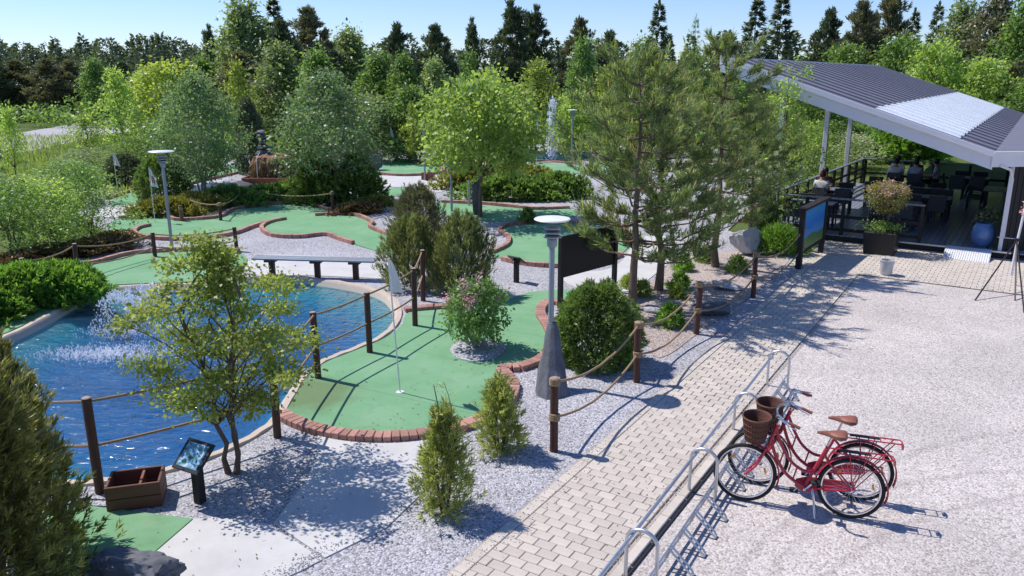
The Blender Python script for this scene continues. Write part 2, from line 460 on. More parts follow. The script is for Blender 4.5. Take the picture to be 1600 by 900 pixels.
def grassmat():
    m, nt, p, out = newmat('meadow grass')
    p.inputs['Roughness'].default_value = .9; p.inputs['Specular IOR Level'].default_value = .1
    g = nd(nt, 'ShaderNodeNewGeometry')
    a = nd(nt, 'ShaderNodeTexNoise'); a.inputs['Scale'].default_value = .22; a.inputs['Detail'].default_value = 8
    nt.links.new(g.outputs['Position'], a.inputs['Vector'])
    rp = ramp(nt, [(.3, (.05, .085, .022)), (.45, (.085, .13, .035)), (.6, (.13, .16, .05)), (.75, (.2, .2, .09))], a.outputs['Fac'])
    nt.links.new(rp.outputs[0], p.inputs['Base Color'])
    b = nd(nt, 'ShaderNodeTexNoise'); b.inputs['Scale'].default_value = 9
    nt.links.new(g.outputs['Position'], b.inputs['Vector'])
    bp = nd(nt, 'ShaderNodeBump'); bp.inputs['Strength'].default_value = .8; bp.inputs['Distance'].default_value = .1
    nt.links.new(b.outputs['Fac'], bp.inputs['Height']); nt.links.new(bp.outputs[0], p.inputs['Normal'])
    return m
MAT['grass'] = grassmat()

def watermat(name='pond water', tint=(.72, .9, 1.0), dens=1.15):
    m, nt, p, out = newmat(name)
    nt.nodes.remove(p)
    g = nd(nt, 'ShaderNodeNewGeometry')
    mp = nd(nt, 'ShaderNodeMapping'); mp.inputs['Scale'].default_value = (1.0, 2.2, 1); mp.inputs['Rotation'].default_value = (0, 0, .35)
    nt.links.new(g.outputs['Position'], mp.inputs[0])
    a = nd(nt, 'ShaderNodeTexNoise'); a.inputs['Scale'].default_value = 3.2; a.inputs['Detail'].default_value = 5; a.inputs['Distortion'].default_value = .4
    nt.links.new(mp.outputs[0], a.inputs['Vector'])
    bp = nd(nt, 'ShaderNodeBump'); bp.inputs['Strength'].default_value = .55; bp.inputs['Distance'].default_value = .12
    nt.links.new(a.outputs['Fac'], bp.inputs['Height'])
    fr = nd(nt, 'ShaderNodeFresnel'); fr.inputs['IOR'].default_value = 1.45
    nt.links.new(bp.outputs[0], fr.inputs['Normal'])
    gl = nd(nt, 'ShaderNodeBsdfGlossy'); gl.inputs['Roughness'].default_value = .06
    nt.links.new(bp.outputs[0], gl.inputs['Normal'])
    tr = nd(nt, 'ShaderNodeBsdfTransparent'); tr.inputs['Color'].default_value = (*tint, 1)
    df = nd(nt, 'ShaderNodeBsdfDiffuse'); df.inputs['Color'].default_value = (.02, .13, .3, 1)
    nt.links.new(bp.outputs[0], df.inputs['Normal'])
    m1 = nd(nt, 'ShaderNodeMixShader'); m1.inputs[0].default_value = .24
    nt.links.new(tr.outputs[0], m1.inputs[1]); nt.links.new(df.outputs[0], m1.inputs[2])
    mx = nd(nt, 'ShaderNodeMixShader'); nt.links.new(fr.outputs[0], mx.inputs[0])
    nt.links.new(m1.outputs[0], mx.inputs[1]); nt.links.new(gl.outputs[0], mx.inputs[2])
    nt.links.new(mx.outputs[0], out.inputs['Surface'])
    return m
MAT['water'] = watermat()
def basinmat():
    m, nt, p, out = newmat('blue dyed pond floor')
    p.inputs['Roughness'].default_value = .8
    g = nd(nt, 'ShaderNodeNewGeometry'); sp = nd(nt, 'ShaderNodeSeparateXYZ'); nt.links.new(g.outputs['Position'], sp.inputs[0])
    a = nd(nt, 'ShaderNodeTexNoise'); a.inputs['Scale'].default_value = 1.6; nt.links.new(g.outputs['Position'], a.inputs['Vector'])
    ad = nd(nt, 'ShaderNodeMath', operation='MULTIPLY_ADD'); ad.inputs[1].default_value = .12; nt.links.new(a.outputs['Fac'], ad.inputs[0]); nt.links.new(sp.outputs['Z'], ad.inputs[2])
    mr = nd(nt, 'ShaderNodeMapRange'); mr.inputs[1].default_value = -.75; mr.inputs[2].default_value = 0.02
    nt.links.new(ad.outputs[0], mr.inputs[0])
    rp = ramp(nt, [(0, (.015, .13, .36)), (.35, (.016, .19, .42)), (.58, (.025, .33, .45)), (.74, (.06, .46, .48)), (.86, (.3, .52, .46)), (.95, (.52, .48, .38))], mr.outputs[0])
    nt.links.new(rp.outputs[0], p.inputs['Base Color'])
    return m
MAT['basin'] = basinmat()

# foliage: dark, light, tip
LEAF = {
 'acer': leafmat('japanese maple leaf', (.06, .095, .016), (.24, .265, .05), (.34, .16, .06), .42),
 'sorbus': leafmat('whitebeam leaf', (.045, .09, .035), (.14, .2, .085), (.33, .38, .26), .25),  # tip tone: pale undersides, plus leaf glints painted into the colour
 'lime': leafmat('fresh lime green leaf', (.065, .115, .025), (.23, .3, .07), None, .45),
 'green': leafmat('mid green leaf', (.035, .075, .018), (.12, .19, .045), None, .35),
 'yellowgreen': leafmat('yellow green leaf', (.06, .1, .014), (.2, .235, .035), None, .35),
 'pale': leafmat('pale willow leaf', (.06, .09, .03), (.17, .22, .085), None, .3),
 'dark': leafmat('dark conifer needle', (.02, .036, .02), (.078, .1, .046), None, .18),
 'brownpine': leafmat('brown green needle', (.038, .042, .022), (.13, .125, .06), None, .18),
 'pine': leafmat('scots pine needle', (.04, .065, .024), (.16, .2, .075), (.29, .24, .12), .32),
 'mugo': leafmat('mountain pine needle', (.035, .05, .018), (.14, .15, .05), (.26, .17, .08), .25),
 'spruce': leafmat('blue green spruce needle', (.022, .04, .024), (.085, .108, .062), None, .18),
 'thuja': leafmat('golden green thuja spray', (.06, .085, .02), (.27, .29, .09), (.46, .43, .2), .35),
 'yew': leafmat('bushy dark green spray', (.03, .06, .012), (.13, .19, .03), None, .2),
 'olive': leafmat('bronze conifer spray', (.025, .03, .01), (.18, .17, .04), (.36, .31, .1), .3),
 'hedge': leafmat('bright hedge leaf', (.035, .085, .01), (.13, .24, .03), None, .35),
 'juniper': leafmat('golden juniper spray', (.06, .065, .01), (.2, .19, .03), None, .25),
 'rust': leafmat('rusty ground cover', (.045, .03, .014), (.14, .09, .035), None, .2),
 'silver': leafmat('silvery shrub leaf', (.12, .15, .09), (.34, .37, .27), None, .25),
 'lilac': leafmat('lilac leaf', (.03, .07, .014), (.11, .19, .045), None, .3),
 'pink': leafmat('pink blossom', (.3, .07, .2), (.55, .25, .42), None, .3),
 'pinkred': leafmat('pinkish young leaf', (.1, .07, .045), (.26, .17, .13), None, .2),
 'larch': leafmat('larch needle', (.05, .09, .03), (.13, .19, .07), None, .3),
 'grassblade': leafmat('grass blade', (.06, .1, .015), (.2, .25, .05), None, .3),
}

def wornturf():
    """same felt with an olive, mossy worn patch near the pond corner"""
    m = MAT['turf'].copy(); m.name = 'green felt turf with mossy patch'; nt = m.node_tree; p = nt.nodes['Principled BSDF']
    src = p.inputs['Base Color'].links[0].from_socket
    g = nd(nt, 'ShaderNodeNewGeometry'); d = nd(nt, 'ShaderNodeVectorMath', operation='DISTANCE'); d.inputs[1].default_value = (-2.95, 11.0, .02)
    no = nd(nt, 'ShaderNodeTexNoise'); no.inputs['Scale'].default_value = 2.5; no.inputs['Detail'].default_value = 5; nt.links.new(g.outputs['Position'], no.inputs['Vector'])
    nt.links.new(g.outputs['Position'], d.inputs[0])
    ad = nd(nt, 'ShaderNodeMath', operation='MULTIPLY_ADD'); ad.inputs[1].default_value = .7; nt.links.new(no.outputs['Fac'], ad.inputs[0]); nt.links.new(d.outputs['Value'], ad.inputs[2])
    mr = nd(nt, 'ShaderNodeMapRange'); mr.inputs[1].default_value = .75; mr.inputs[2].default_value = 1.15; mr.inputs[3].default_value = .75; mr.inputs[4].default_value = 0; nt.links.new(ad.outputs[0], mr.inputs[0])
    mx = nd(nt, 'ShaderNodeMix', data_type='RGBA'); nt.links.new(mr.outputs[0], mx.inputs['Factor']); nt.links.new(src, mx.inputs['A']); mx.inputs['B'].default_value = (.15, .2, .085, 1)
    nt.links.new(mx.outputs['Result'], p.inputs['Base Color']); return m
MAT['turfworn'] = wornturf()

# ---------------------------------------------------------------- foliage library (every crown is thousands of small leaf faces)
def unit(a):
    return a / np.maximum(np.linalg.norm(a, axis=-1, keepdims=True), 1e-9)

class Fol:
    def __init__(s): s.parts = []
    def add(s, C, A, N, L, W, tint):
        n = len(C)
        C = np.asarray(C, float); A = unit(np.asarray(A, float)); N = np.asarray(N, float)
        L = np.broadcast_to(np.asarray(L, float), (n,))[:, None]; W = np.broadcast_to(np.asarray(W, float), (n,))[:, None]
        B = unit(np.cross(A, N)); K = unit(np.cross(B, A))
        V = np.stack([C, C + A * L * .45 + B * W / 2 + K * W * .12, C + A * L, C + A * L * .45 - B * W / 2 + K * W * .12], 1)
        s.parts.append((V.reshape(-1, 3), np.broadcast_to(np.asarray(tint, float), (n,))))
    def mesh(s, name, mat):
        V = np.concatenate([p[0] for p in s.parts]); T = np.concatenate([p[1] for p in s.parts]); n = len(T)
        me = bpy.data.meshes.new(name)
        me.vertices.add(4 * n); me.vertices.foreach_set('co', V.astype(np.float32).ravel())
        me.loops.add(4 * n); me.loops.foreach_set('vertex_index', np.arange(4 * n, dtype=np.int32))
        me.polygons.add(n); me.polygons.foreach_set('loop_start', np.arange(0, 4 * n, 4, dtype=np.int32))
        me.update(calc_edges=True)
        at = me.attributes.new('tint', 'FLOAT', 'FACE'); at.data.foreach_set('value', np.clip(T, 0, 1).astype(np.float32))
        me.materials.append(mat)
        return me

def rdir(g, n):
    return unit(g.normal(size=(n, 3)))

def leaf_clump(F, g, c, r, n, L, W, out=None, flat=.7, t0=0.0, t1=1.0, up=.6):
    """n leaves in a soft flattened ball round c"""
    d = g.normal(size=(n, 3)) * np.array([1, 1, flat]) * r * .55
    C = c + d
    A = unit(rdir(g, n) + unit(d) * .8 + np.array([0, 0, -.25]))
    N = unit(rdir(g, n) * .8 + np.array([0, 0, up]) + unit(d) * .5)
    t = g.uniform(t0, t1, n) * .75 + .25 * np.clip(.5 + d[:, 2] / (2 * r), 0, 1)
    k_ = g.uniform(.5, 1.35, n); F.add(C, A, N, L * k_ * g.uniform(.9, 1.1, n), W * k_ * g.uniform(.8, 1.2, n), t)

def tufts(F, g, C, A, nb, L, W, spread=.8, t0=0.0, t1=1.0, wob=.0):
    """bundles of nb narrow blades at points C round axes A"""
    m = len(C)
    Cc = np.repeat(np.asarray(C, float), nb, 0); Aa = np.repeat(unit(np.asarray(A, float)), nb, 0); n = m * nb
    D = unit(Aa + rdir(g, n) * spread)
    off = Aa * g.uniform(-.4, .6, (n, 1)) * L
    t = np.repeat(g.uniform(t0, t1, m), nb) * .6 + g.uniform(0, .4, n)
    F.add(Cc + off + rdir(g, n) * wob, D, rdir(g, n), L * g.uniform(.6, 1.2, n), W * g.uniform(.7, 1.2, n), t)

def limb(mb, a, b, r0, r1, g, sag=0.0, seg=5, bow=.12):
    a = np.asarray(a, float); b = np.asarray(b, float); n = 5
    L = np.linalg.norm(b - a); j = g.normal(size=3) * bow * L
    pts = []
    for i in range(n + 1):
        t = i / n
        pts.append(a + (b - a) * t + j * math.sin(PI * t) * .5 + np.array([0, 0, -sag * L * math.sin(PI * t)]))
    mb.tube([tuple(p) for p in pts], [r0 + (r1 - r0) * i / n for i in range(n + 1)], seg=seg, cap=False)
    return pts

def prof_round(f): return math.sqrt(max(0, 1 - (2 * f - .9) ** 2 / 1.25))
def prof_cone(f): return (1 - f) ** .8 + .03
def prof_egg(f): return math.sin(PI * min(1, f * .93 + .08)) ** .7 * (1.1 - .55 * f)
def prof_vase(f): return math.sin(PI * min(1, f * .62 + .32)) ** .8
def prof_dome(f): return math.sqrt(max(0, 1 - f * f))

def broadleaf(seed, h, r, cb, ncl, nlf, L, W, leaf, clr=.3, tr=.06, prof=prof_egg, stems=1, flat=.7, bark='bark', lobes=.25, lean=(0, 0), up=.6, limbs=True, rmin=.2):
    g = np.random.default_rng(seed); mb = MB(); F = Fol()
    ph = g.uniform(0, 6.28, 4)
    stem_lines = []
    for k in range(stems):
        an = 2 * PI * k / max(1, stems) + ph[0]
        sp = 0 if stems == 1 else r * .38
        top = np.array([math.cos(an) * sp + lean[0], math.sin(an) * sp + lean[1], h * (.93 if stems == 1 else g.uniform(.72, .9))])
        base = np.array([math.cos(an) * tr * (1.2 if stems > 1 else 0), math.sin(an) * tr * (1.2 if stems > 1 else 0), -.05])
        pts = []
        n = 9; jj = g.normal(size=(n + 1, 3)) * h * .012; jj[0] = 0
        for i in range(n + 1):
            t = i / n; bend = t ** 1.5
            pts.append(np.array([base[0] + (top[0] - base[0]) * bend, base[1] + (top[1] - base[1]) * bend, base[2] + (top[2] - base[2]) * t]) + jj[i])
        mb.tube([tuple(p) for p in pts], [tr * (1.25 if i == 0 else 1) * (1 - .85 * i / n) / (1 if stems == 1 else 1.3) for i in range(n + 1)], seg=8, cap=False)
        stem_lines.append(pts)
    for i in range(ncl):
        f = (i + g.uniform(0, 1)) / ncl
        an = i * 2.39996 + g.normal() * .3
        lob = 1 + lobes * math.sin(3 * an + ph[1] + 5 * f) + lobes * .6 * math.sin(7 * f * 2 + 2 * an + ph[2])
        Rr = r * prof(f) * lob
        rad = Rr * (rmin + (1 - rmin) * math.sqrt(g.uniform(0, 1)))
        c = np.array([math.cos(an) * rad + lean[0] * f, math.sin(an) * rad + lean[1] * f, cb + (h - cb) * f * .98 + g.normal() * .03 * h])
        cr = clr * g.uniform(.65, 1.3)
        leaf_clump(F, g, c, cr, int(nlf * (cr / clr) ** 1.5) + 3, L, W, flat=flat, up=up, t0=g.uniform(0, .35), t1=g.uniform(.65, 1))
        if limbs and (i % 2 == 0 or ncl < 70):
            line = stem_lines[i % stems]
            zt = max(cb * .75, c[2] - rad * .7 - .1 * h)
            q = min(line, key=lambda p: abs(p[2] - zt))
            limb(mb, q, c, tr * .28, tr * .07, g, sag=-.06, seg=4)
    return mb.mesh('trunk', MAT[bark], smooth=True), F.mesh('crown', LEAF[leaf])

def spruce(seed, h, r, leaf, lv=30, nbr=11, bl=26, L=.44, W=.17, cb=.05, tr=.12, droop=.25, rag=.3):
    g = np.random.default_rng(seed); mb = MB(); F = Fol()
    mb.tube([(0, 0, -.1), (g.normal() * .03, 0, h * .5), (0, 0, h)], [tr, tr * .6, .01], seg=7, cap=False)
    for i in range(lv):
        f = i / lv; z = h * (cb + (1 - cb) * f)
        for k in range(max(7, int(nbr * (1 - f * .35)))):
            an = g.uniform(0, 6.28); ln = r * ((1 - f) ** .72 + .03) * g.uniform(1 - rag, 1 + rag * .5)
            d = np.array([math.cos(an), math.sin(an), 0.0])
            t = np.sqrt(g.uniform(.05, 1, bl))
            zz = z - droop * ln * np.sin(t * 2.2) + .12 * ln * t ** 3
            lat = g.normal(size=bl) * .13 * ln * (1.2 - t)
            C = np.stack([d[0] * ln * t - d[1] * lat, d[1] * ln * t + d[0] * lat, zz + g.normal(size=bl) * .03 * r], 1)
            A = d + rdir(g, bl) * .6 + np.array([0, 0, .12])
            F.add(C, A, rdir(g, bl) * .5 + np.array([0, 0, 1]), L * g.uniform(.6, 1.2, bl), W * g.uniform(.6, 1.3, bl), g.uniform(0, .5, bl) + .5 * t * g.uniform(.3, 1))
        if i % 3 == 0 and f < .9:
            an = g.uniform(0, 6.28); ln = r * (1 - f) * .8
            limb(mb, (0, 0, z), (math.cos(an) * ln, math.sin(an) * ln, z - droop * ln * .6), tr * .2, .01, g, seg=4)
    # leader
    C = np.stack([g.normal(size=30) * .03 * r, g.normal(size=30) * .03 * r, h * g.uniform(.93, 1.01, 30)], 1)
    F.add(C, rdir(g, 30) * .6 + np.array([0, 0, 1]), rdir(g, 30), L * .8, W, g.uniform(0, 1, 30))
    return mb.mesh('trunk', MAT['bark'], smooth=True), F.mesh('crown', LEAF[leaf])

def farpine(seed, h, r, leaf, ncl=70, cb=.25, L=.4, W=.11, nt=22, tr=.16, prof=prof_egg, clr=.5):
    """pine seen from afar: needle masses on whorled limbs, ragged outline"""
    g = np.random.default_rng(seed); mb = MB(); F = Fol()
    pts = [(g.normal() * .1 * (i > 0), g.normal() * .1 * (i > 0), -.1 + h * i / 6) for i in range(7)]
    mb.tube(pts, [tr * (1 - .85 * i / 6) for i in range(7)], seg=7, cap=False)
    for i in range(ncl):
        f = (i + g.uniform(0, 1)) / ncl; an = i * 2.4 + g.normal() * .4
        rad = r * prof(f) * g.uniform(.25, 1.15)
        c = np.array([math.cos(an) * rad, math.sin(an) * rad, h * (cb + (1 - cb) * f) + g.normal() * .15])
        m = nt; cr = clr * g.uniform(.6, 1.3) * (1.15 - .6 * f)
        C = c + g.normal(size=(m, 3)) * cr * np.array([.6, .6, .38])
        A = unit(C - c + np.array([0, 0, .35])) + np.array([math.cos(an) * .5, math.sin(an) * .5, .5])
        tufts(F, g, C, A, 7, L, W, spread=.75, t0=g.uniform(0, .3), t1=g.uniform(.6, 1))
        if i % 2 == 0:
            limb(mb, (0, 0, max(h * cb * .8, c[2] - rad * .35)), c, tr * .25, .015, g, seg=4)
    return mb.mesh('trunk', MAT['pinebark'], smooth=True), F.mesh('crown', LEAF[leaf])

def scots(seed, h, r, cb, nwh=12, nl=6, L=.15, W=.016, tr=.085, lean=(0, 0), nb=15, gap=.0, dens=1.0, candles=True):
    """near pine: whorled limbs that turn up at the ends, upright brushes of long needles"""
    g = np.random.default_rng(seed); mb = MB(); F = Fol()
    n = 10
    tp = [np.array([lean[0] * (i / n) ** 1.3 + g.normal() * .03 * (i > 0), lean[1] * (i / n) + g.normal() * .03 * (i > 0), -.05 + (h - .2) * i / n]) for i in range(n + 1)]
    mb.tube([tuple(p) for p in tp], [tr * (1.2 if i == 0 else 1) * (1 - .88 * i / n) for i in range(n + 1)], seg=10, cap=False)
    at = lambda z: np.array([np.interp(z, [p[2] for p in tp], [p[k] for p in tp]) for k in range(3)])
    CC, AA = [], []
    for w in range(nwh):
        f = w / (nwh - 1); z = cb + (h - cb - .25) * f
        env = r * (math.sin(PI * min(1, .26 + .64 * f)) ** .8 * (1.05 - .28 * f) + .03)
        for k in range(nl):
            an = w * 1.1 + 2 * PI * k / nl + g.normal() * .35; ln = env * g.uniform(.55, 1.12)
            if g.uniform() < gap: continue
            o = at(z + g.normal() * .05); d = np.array([math.cos(an), math.sin(an), 0])
            rise = ln * (.2 + .75 * f)
            path = []
            for q in range(8):
                t = q / 7
                path.append(o + d * ln * t + np.array([0, 0, rise * t ** 1.8 - .06 * ln * math.sin(PI * t)]) + g.normal(size=3) * .02 * (q > 0))
            mb.tube([tuple(p) for p in path], [tr * .26 * (1 - .8 * q / 7) * (1 - .5 * f) + .004 for q in range(8)], seg=5, cap=False)
            nsub = max(3, int(ln * 7 * dens))
            for sb in range(nsub):
                t = g.uniform(.3, 1.0); q = path[min(7, int(t * 7))]
                sl = ln * .28 * g.uniform(.5, 1.2) * (1.25 - t * .6); sa = an + g.normal() * .9
                e = q + np.array([math.cos(sa) * sl, math.sin(sa) * sl, sl * g.uniform(.15, .85)])
                mb.tube([tuple(q), tuple((q + e) / 2 + g.normal(size=3) * .02), tuple(e)], [.009, .006, .004], seg=3, cap=False)
                for s_ in range(4):
                    tt = .35 + .65 * s_ / 3
                    CC.append(q + (e - q) * tt + g.normal(size=3) * .035); AA.append((e - q) / max(sl, .01) + np.array([0, 0, .7]) + g.normal(size=3) * .25)
            for q in path[4:]:
                CC.append(q + g.normal(size=3) * .03); AA.append(d * .6 + np.array([0, 0, .8]))
    for s_ in range(10):
        CC.append(at(h - .25) + np.array([g.normal() * .07, g.normal() * .07, .05 + g.uniform(-.2, .25)])); AA.append((g.normal() * .2, g.normal() * .2, 1))
    CC = np.array(CC); AA = unit(np.array(AA))
    tufts(F, g, CC, AA, nb, L, W, spread=.62, t0=0, t1=.82)
    if candles:   # pale new shoots
        sel = g.uniform(size=len(CC)) < .3
        C2 = CC[sel] + AA[sel] * L * .6; A2 = AA[sel] * .6 + np.array([0, 0, .9])
        tufts(F, g, C2, A2, 3, L * 1.1, W * 1.5, spread=.12, t0=1.0, t1=1.6)
    return mb.mesh('trunk', MAT['pinebark'], smooth=True), F.mesh('crown', LEAF[leaf_name(seed)])

def leaf_name(seed): return 'pine'

def bush(seed, rx, ry, h, n, nb, L, W, leaf, prof=prof_dome, up=.6, spread=.7, inner=.55, stems=5, wob=.0, rough=.14, cb=0.0, tipsel=0.0):
    """dense shrub: brushes of blades through a dome shaped volume"""
    g = np.random.default_rng(seed); mb = MB(); F = Fol()
    ph = g.uniform(0, 6.28, 6)
    f = g.uniform(0, 1, n) ** .9; an = g.uniform(0, 6.28, n)
    P = np.array([prof(x) for x in f])
    lump = 1 + rough * np.sin(3 * an + ph[0] + 4 * f) + rough * np.sin(5 * an + ph[1] - 6 * f) + rough * .7 * np.sin(9 * an + ph[2] + 9 * f)
    rad = np.sqrt(g.uniform(inner ** 2, 1, n)) * P * lump
    C = np.stack([np.cos(an) * rad * rx, np.sin(an) * rad * ry, cb + f * (h - cb) * (1 + .4 * rough * np.sin(4 * an + ph[3])) * (.94 + .06 * g.uniform(size=n))], 1)
    O = np.stack([np.cos(an) * rad / rx, np.sin(an) * rad / ry, (f - .3) / h], 1)
    A = unit(unit(O) + np.array([0, 0, up]) + rdir(g, n) * .3)
    tufts(F, g, C, A, nb, L, W, spread=spread, wob=wob)
    for k in range(stems):
        a = 2 * PI * k / max(1, stems) + ph[4]; q = g.uniform(.3, .7)
        limb(mb, (math.cos(a) * .03, math.sin(a) * .03, -.03), (math.cos(a) * rx * q, math.sin(a) * ry * q, h * g.uniform(.5, .8)), max(.008, min(.04, h * .018)), .005, g, seg=5)
    return mb.mesh('stem', MAT['bark'], smooth=True), F.mesh('foliage', LEAF[leaf])

def leafbush(seed, rx, ry, h, ncl, nlf, L, W, leaf, clr=.2, stems=6, cb=.15, prof=prof_dome, lobes=.15, bark='bark', tr=.02):
    g = np.random.default_rng(seed); mb = MB(); F = Fol(); ph = g.uniform(0, 6.28, 3)
    for i in range(ncl):
        f = g.uniform(0, 1); an = i * 2.39996 + g.normal() * .3
        rad = prof(f) * math.sqrt(g.uniform(.12, 1)) * (1 + lobes * math.sin(3 * an + ph[0] + 3 * f))
        c = np.array([math.cos(an) * rad * rx, math.sin(an) * rad * ry, cb * h + (1 - cb) * h * f])
        leaf_clump(F, g, c, clr * g.uniform(.7, 1.3), nlf, L, W, t0=g.uniform(0, .3), t1=g.uniform(.7, 1))
        if i % max(1, ncl // (stems * 2)) == 0:
            a = g.uniform(0, 6.28)
            limb(mb, (math.cos(a) * .05, math.sin(a) * .05, -.03), c, tr, tr * .25, g, seg=5)
    return mb.mesh('stem', MAT[bark], smooth=True), F.mesh('foliage', LEAF[leaf])

def plant(name, label, cat, loc, proto, sc=(1, 1, 1), rz=0.0, group=None, leaf=None):
    """a tree or shrub: an Empty at its foot with its two meshes as parts"""
    if not isinstance(sc, (tuple, list)): sc = (sc, sc, sc)
    o = thing(name, label, cat, loc, rz, group)
    o.scale = sc
    for k, me in enumerate(proto):
        c_ = ob(me.name.split('.')[0], me, o)
        if k == 1 and leaf:
            c_.material_slots[0].link = 'OBJECT'; c_.material_slots[0].material = LEAF[leaf]
    return o

# ---------------------------------------------------------------- setting: ground, gravel, road, pond, paths
POND = smooth_closed([(-9.09,16.79),(-8.38,17.22),(-7.22,17.39),(-6.54,17.91),(-5.57,18.16),(-4.43,17.79),(-3.44,17.22),(-2.76,16.53),(-2.38,15.56),(-2.28,14.56),(-2.45,13.68),(-2.86,12.96),(-3.18,12.45),(-3.34,11.73),(-3.33,10.96),(-3.32,10.16),(-3.47,9.62),(-3.77,9.11),(-4.11,8.77),(-4.61,8.52),(-5.09,8.41),(-5.68,8.53),(-6.69,9.29),(-7.82,10.49),(-8.73,12.01),(-9.11,13.26),(-9.07,14.56)], 5)
POND2 = smooth_closed([(-1.98,45.06),(-1.17,48.84),(1.59,50.09),(3.92,49.25),(5.14,46.13),(3.51,44.04),(1.38,43.38),(-1.03,43.06)], 4)
def offset(loop, d):
    n = len(loop); out = []
    ar = sum(loop[i][0] * loop[(i + 1) % n][1] - loop[(i + 1) % n][0] * loop[i][1] for i in range(n))
    sg = 1 if ar > 0 else -1
    for i in range(n):
        t = (Vector(loop[(i + 1) % n]) - Vector(loop[i - 1])).normalized()
        out.append(Vector(loop[i]) + Vector((t.y, -t.x)) * d * sg)
    return out
HOLE1 = offset(POND, .10); HOLE2 = offset(POND2, .10)
BIG = [(-500, -60), (500, -60), (500, 700), (-500, 700)]
tag(sheet('ground', BIG, -.03, MAT['grass'], [HOLE1, HOLE2]), kind='structure')
GRAV = [(-6.09,5.71),(3.2,3.0),(4.6,11),(8,18.5),(6.6,24.0),(9,29),(13,36),(18,46),(14,52),(0,56),(-10,50),(-17.76,55.29),(-16.51,44.04),(-18.36,35.17),(-14.81,26.85),(-11.55,22.78),(-12.93,20.41),(-13.27,18.66),(-16,16),(-12,8)]
tag(sheet('gravel_garden', GRAV, 0.0, MAT['gravel'], [HOLE1, HOLE2]), kind='structure')

def rim_and_basin(loop, name, w):
    mb = MB(); n = len(loop)
    rings = [(offset(loop, w), -.02), (offset(loop, w * .9), .035), (offset(loop, w * .2), .04), (offset(loop, -.02), .0), (offset(loop, -.06), -.14)]
    vs = []; fs = []
    for ring, z in rings:
        vs += [(p[0], p[1], z + .008 * math.sin(k * 1.7)) for k, p in enumerate(ring)]
    for r_ in range(len(rings) - 1):
        for i in range(n):
            j = (i + 1) % n
            fs.append((r_ * n + i, r_ * n + j, (r_ + 1) * n + j, (r_ + 1) * n + i))
    mb.add(vs, fs)
    tag(mb.build(name + '_rim', MAT['rim'], smooth=True), kind='structure')
    mb = MB(); c = Vector((sum(p[0] for p in loop) / n, sum(p[1] for p in loop) / n))
    base = offset(loop, -.04); vs = []; fs = []
    lv = [(1.0, -.03), (.985, -.15), (.93, -.22), (.86, -.34), (.74, -.55), (.5, -.8), (.05, -.95)]
    for s_, z in lv:
        vs += [(c.x + (p[0] - c.x) * s_, c.y + (p[1] - c.y) * s_, z) for p in base]
    for r_ in range(len(lv) - 1):
        for i in range(n):
            j = (i + 1) % n
            fs.append((r_ * n + i, r_ * n + j, (r_ + 1) * n + j, (r_ + 1) * n + i))
    fs.append(tuple((len(lv) - 1) * n + i for i in range(n)))
    mb.add(vs, fs)
    tag(mb.build(name + '_basin', MAT['basin'], smooth=True), kind='structure')
    tag(sheet(name + '_water', offset(loop, -.03), -.1, MAT['water']), kind='structure')
rim_and_basin(POND, 'pond', .13)
rim_and_basin(POND2, 'far_pond', .2)

# road far left
tag(sheet('road', [(-42,20.0),(-30.58,48.03),(-30.10,50.09),(-31.38,58.60),(-31.99,65.06),(-34,100),(-40,140),(-52,140),(-45,100),(-43.78,85.71),(-42.23,76.86),(-41.08,69.65),(-39.44,62.31),(-60,34)], -.018, MAT['road']), kind='structure')
# right hand gravel lot
tag(sheet('gravel_lot', [(-2.4,2.9),(30,2.9),(30,21),(12.9,20.3),(8.6,19.5),(7.4,19.6),(5.39,16.13),(3.76,12.60),(1.76,8.61),(-2.5,3)], .003, MAT['lot']), kind='structure')
tag(sheet('planting_bed', smooth_closed([(2.49,16.13),(2.84,17.06),(3.47,18.22),(4.48,20.57),(6.05,21.04),(7.18,21.62),(7.25,20.26),(5.57,17.17),(3.58,14.17),(2.47,12.60),(2.42,13.98)], 4), .010, MAT['bed']), kind='structure')

# concrete
def slab(poly, name='concrete_path', z=.014, sm=True):
    return tag(sheet(name, smooth_closed(poly, 4) if sm else poly, z, MAT['concrete'], thick=.03), kind='structure')
slab([(-2.58,9.74),(-1.11,9.74),(-1.01,8.16),(-1.32,7.42),(-1.84,6.88),(-2.52,7.50),(-2.43,8.28),(-2.41,8.90)], sm=False)
slab([(-2.54,7.47),(-1.86,6.85),(-2.02,6.67),(-2.36,6.36),(-2.99,6.04),(-3.67,6.04),(-3.56,6.91),(-3.40,7.58),(-3.16,7.62)], sm=False)
slab([(-6.75,20.26),(-5.90,20.49),(-3.44,19.89),(-2.47,18.66),(-2.68,17.97),(-3.60,18.09),(-4.84,18.28),(-6.27,18.47)])
slab([(-6.33,37.23),(-4.77,37.23),(-3.30,37.47),(-2.30,35.83),(-2.85,32.20),(-3.73,33.14),(-5.15,33.72),(-5.90,34.13)])
slab([(1.22,18.47),(2.53,19.12),(3.73,22.78),(4.66,22.78),(4.43,20.72),(3.44,18.47),(2.60,16.90),(2.13,17.06),(1.43,17.17)])
slab([(-14.65,29.22),(-13.58,29.22),(-12.80,26.98),(-13.10,26.22),(-14.10,26.72)])
slab([(-6.16,48.43),(-4.82,55.29),(-3.41,53.77),(-3.92,44.71),(-5.17,44.71)])

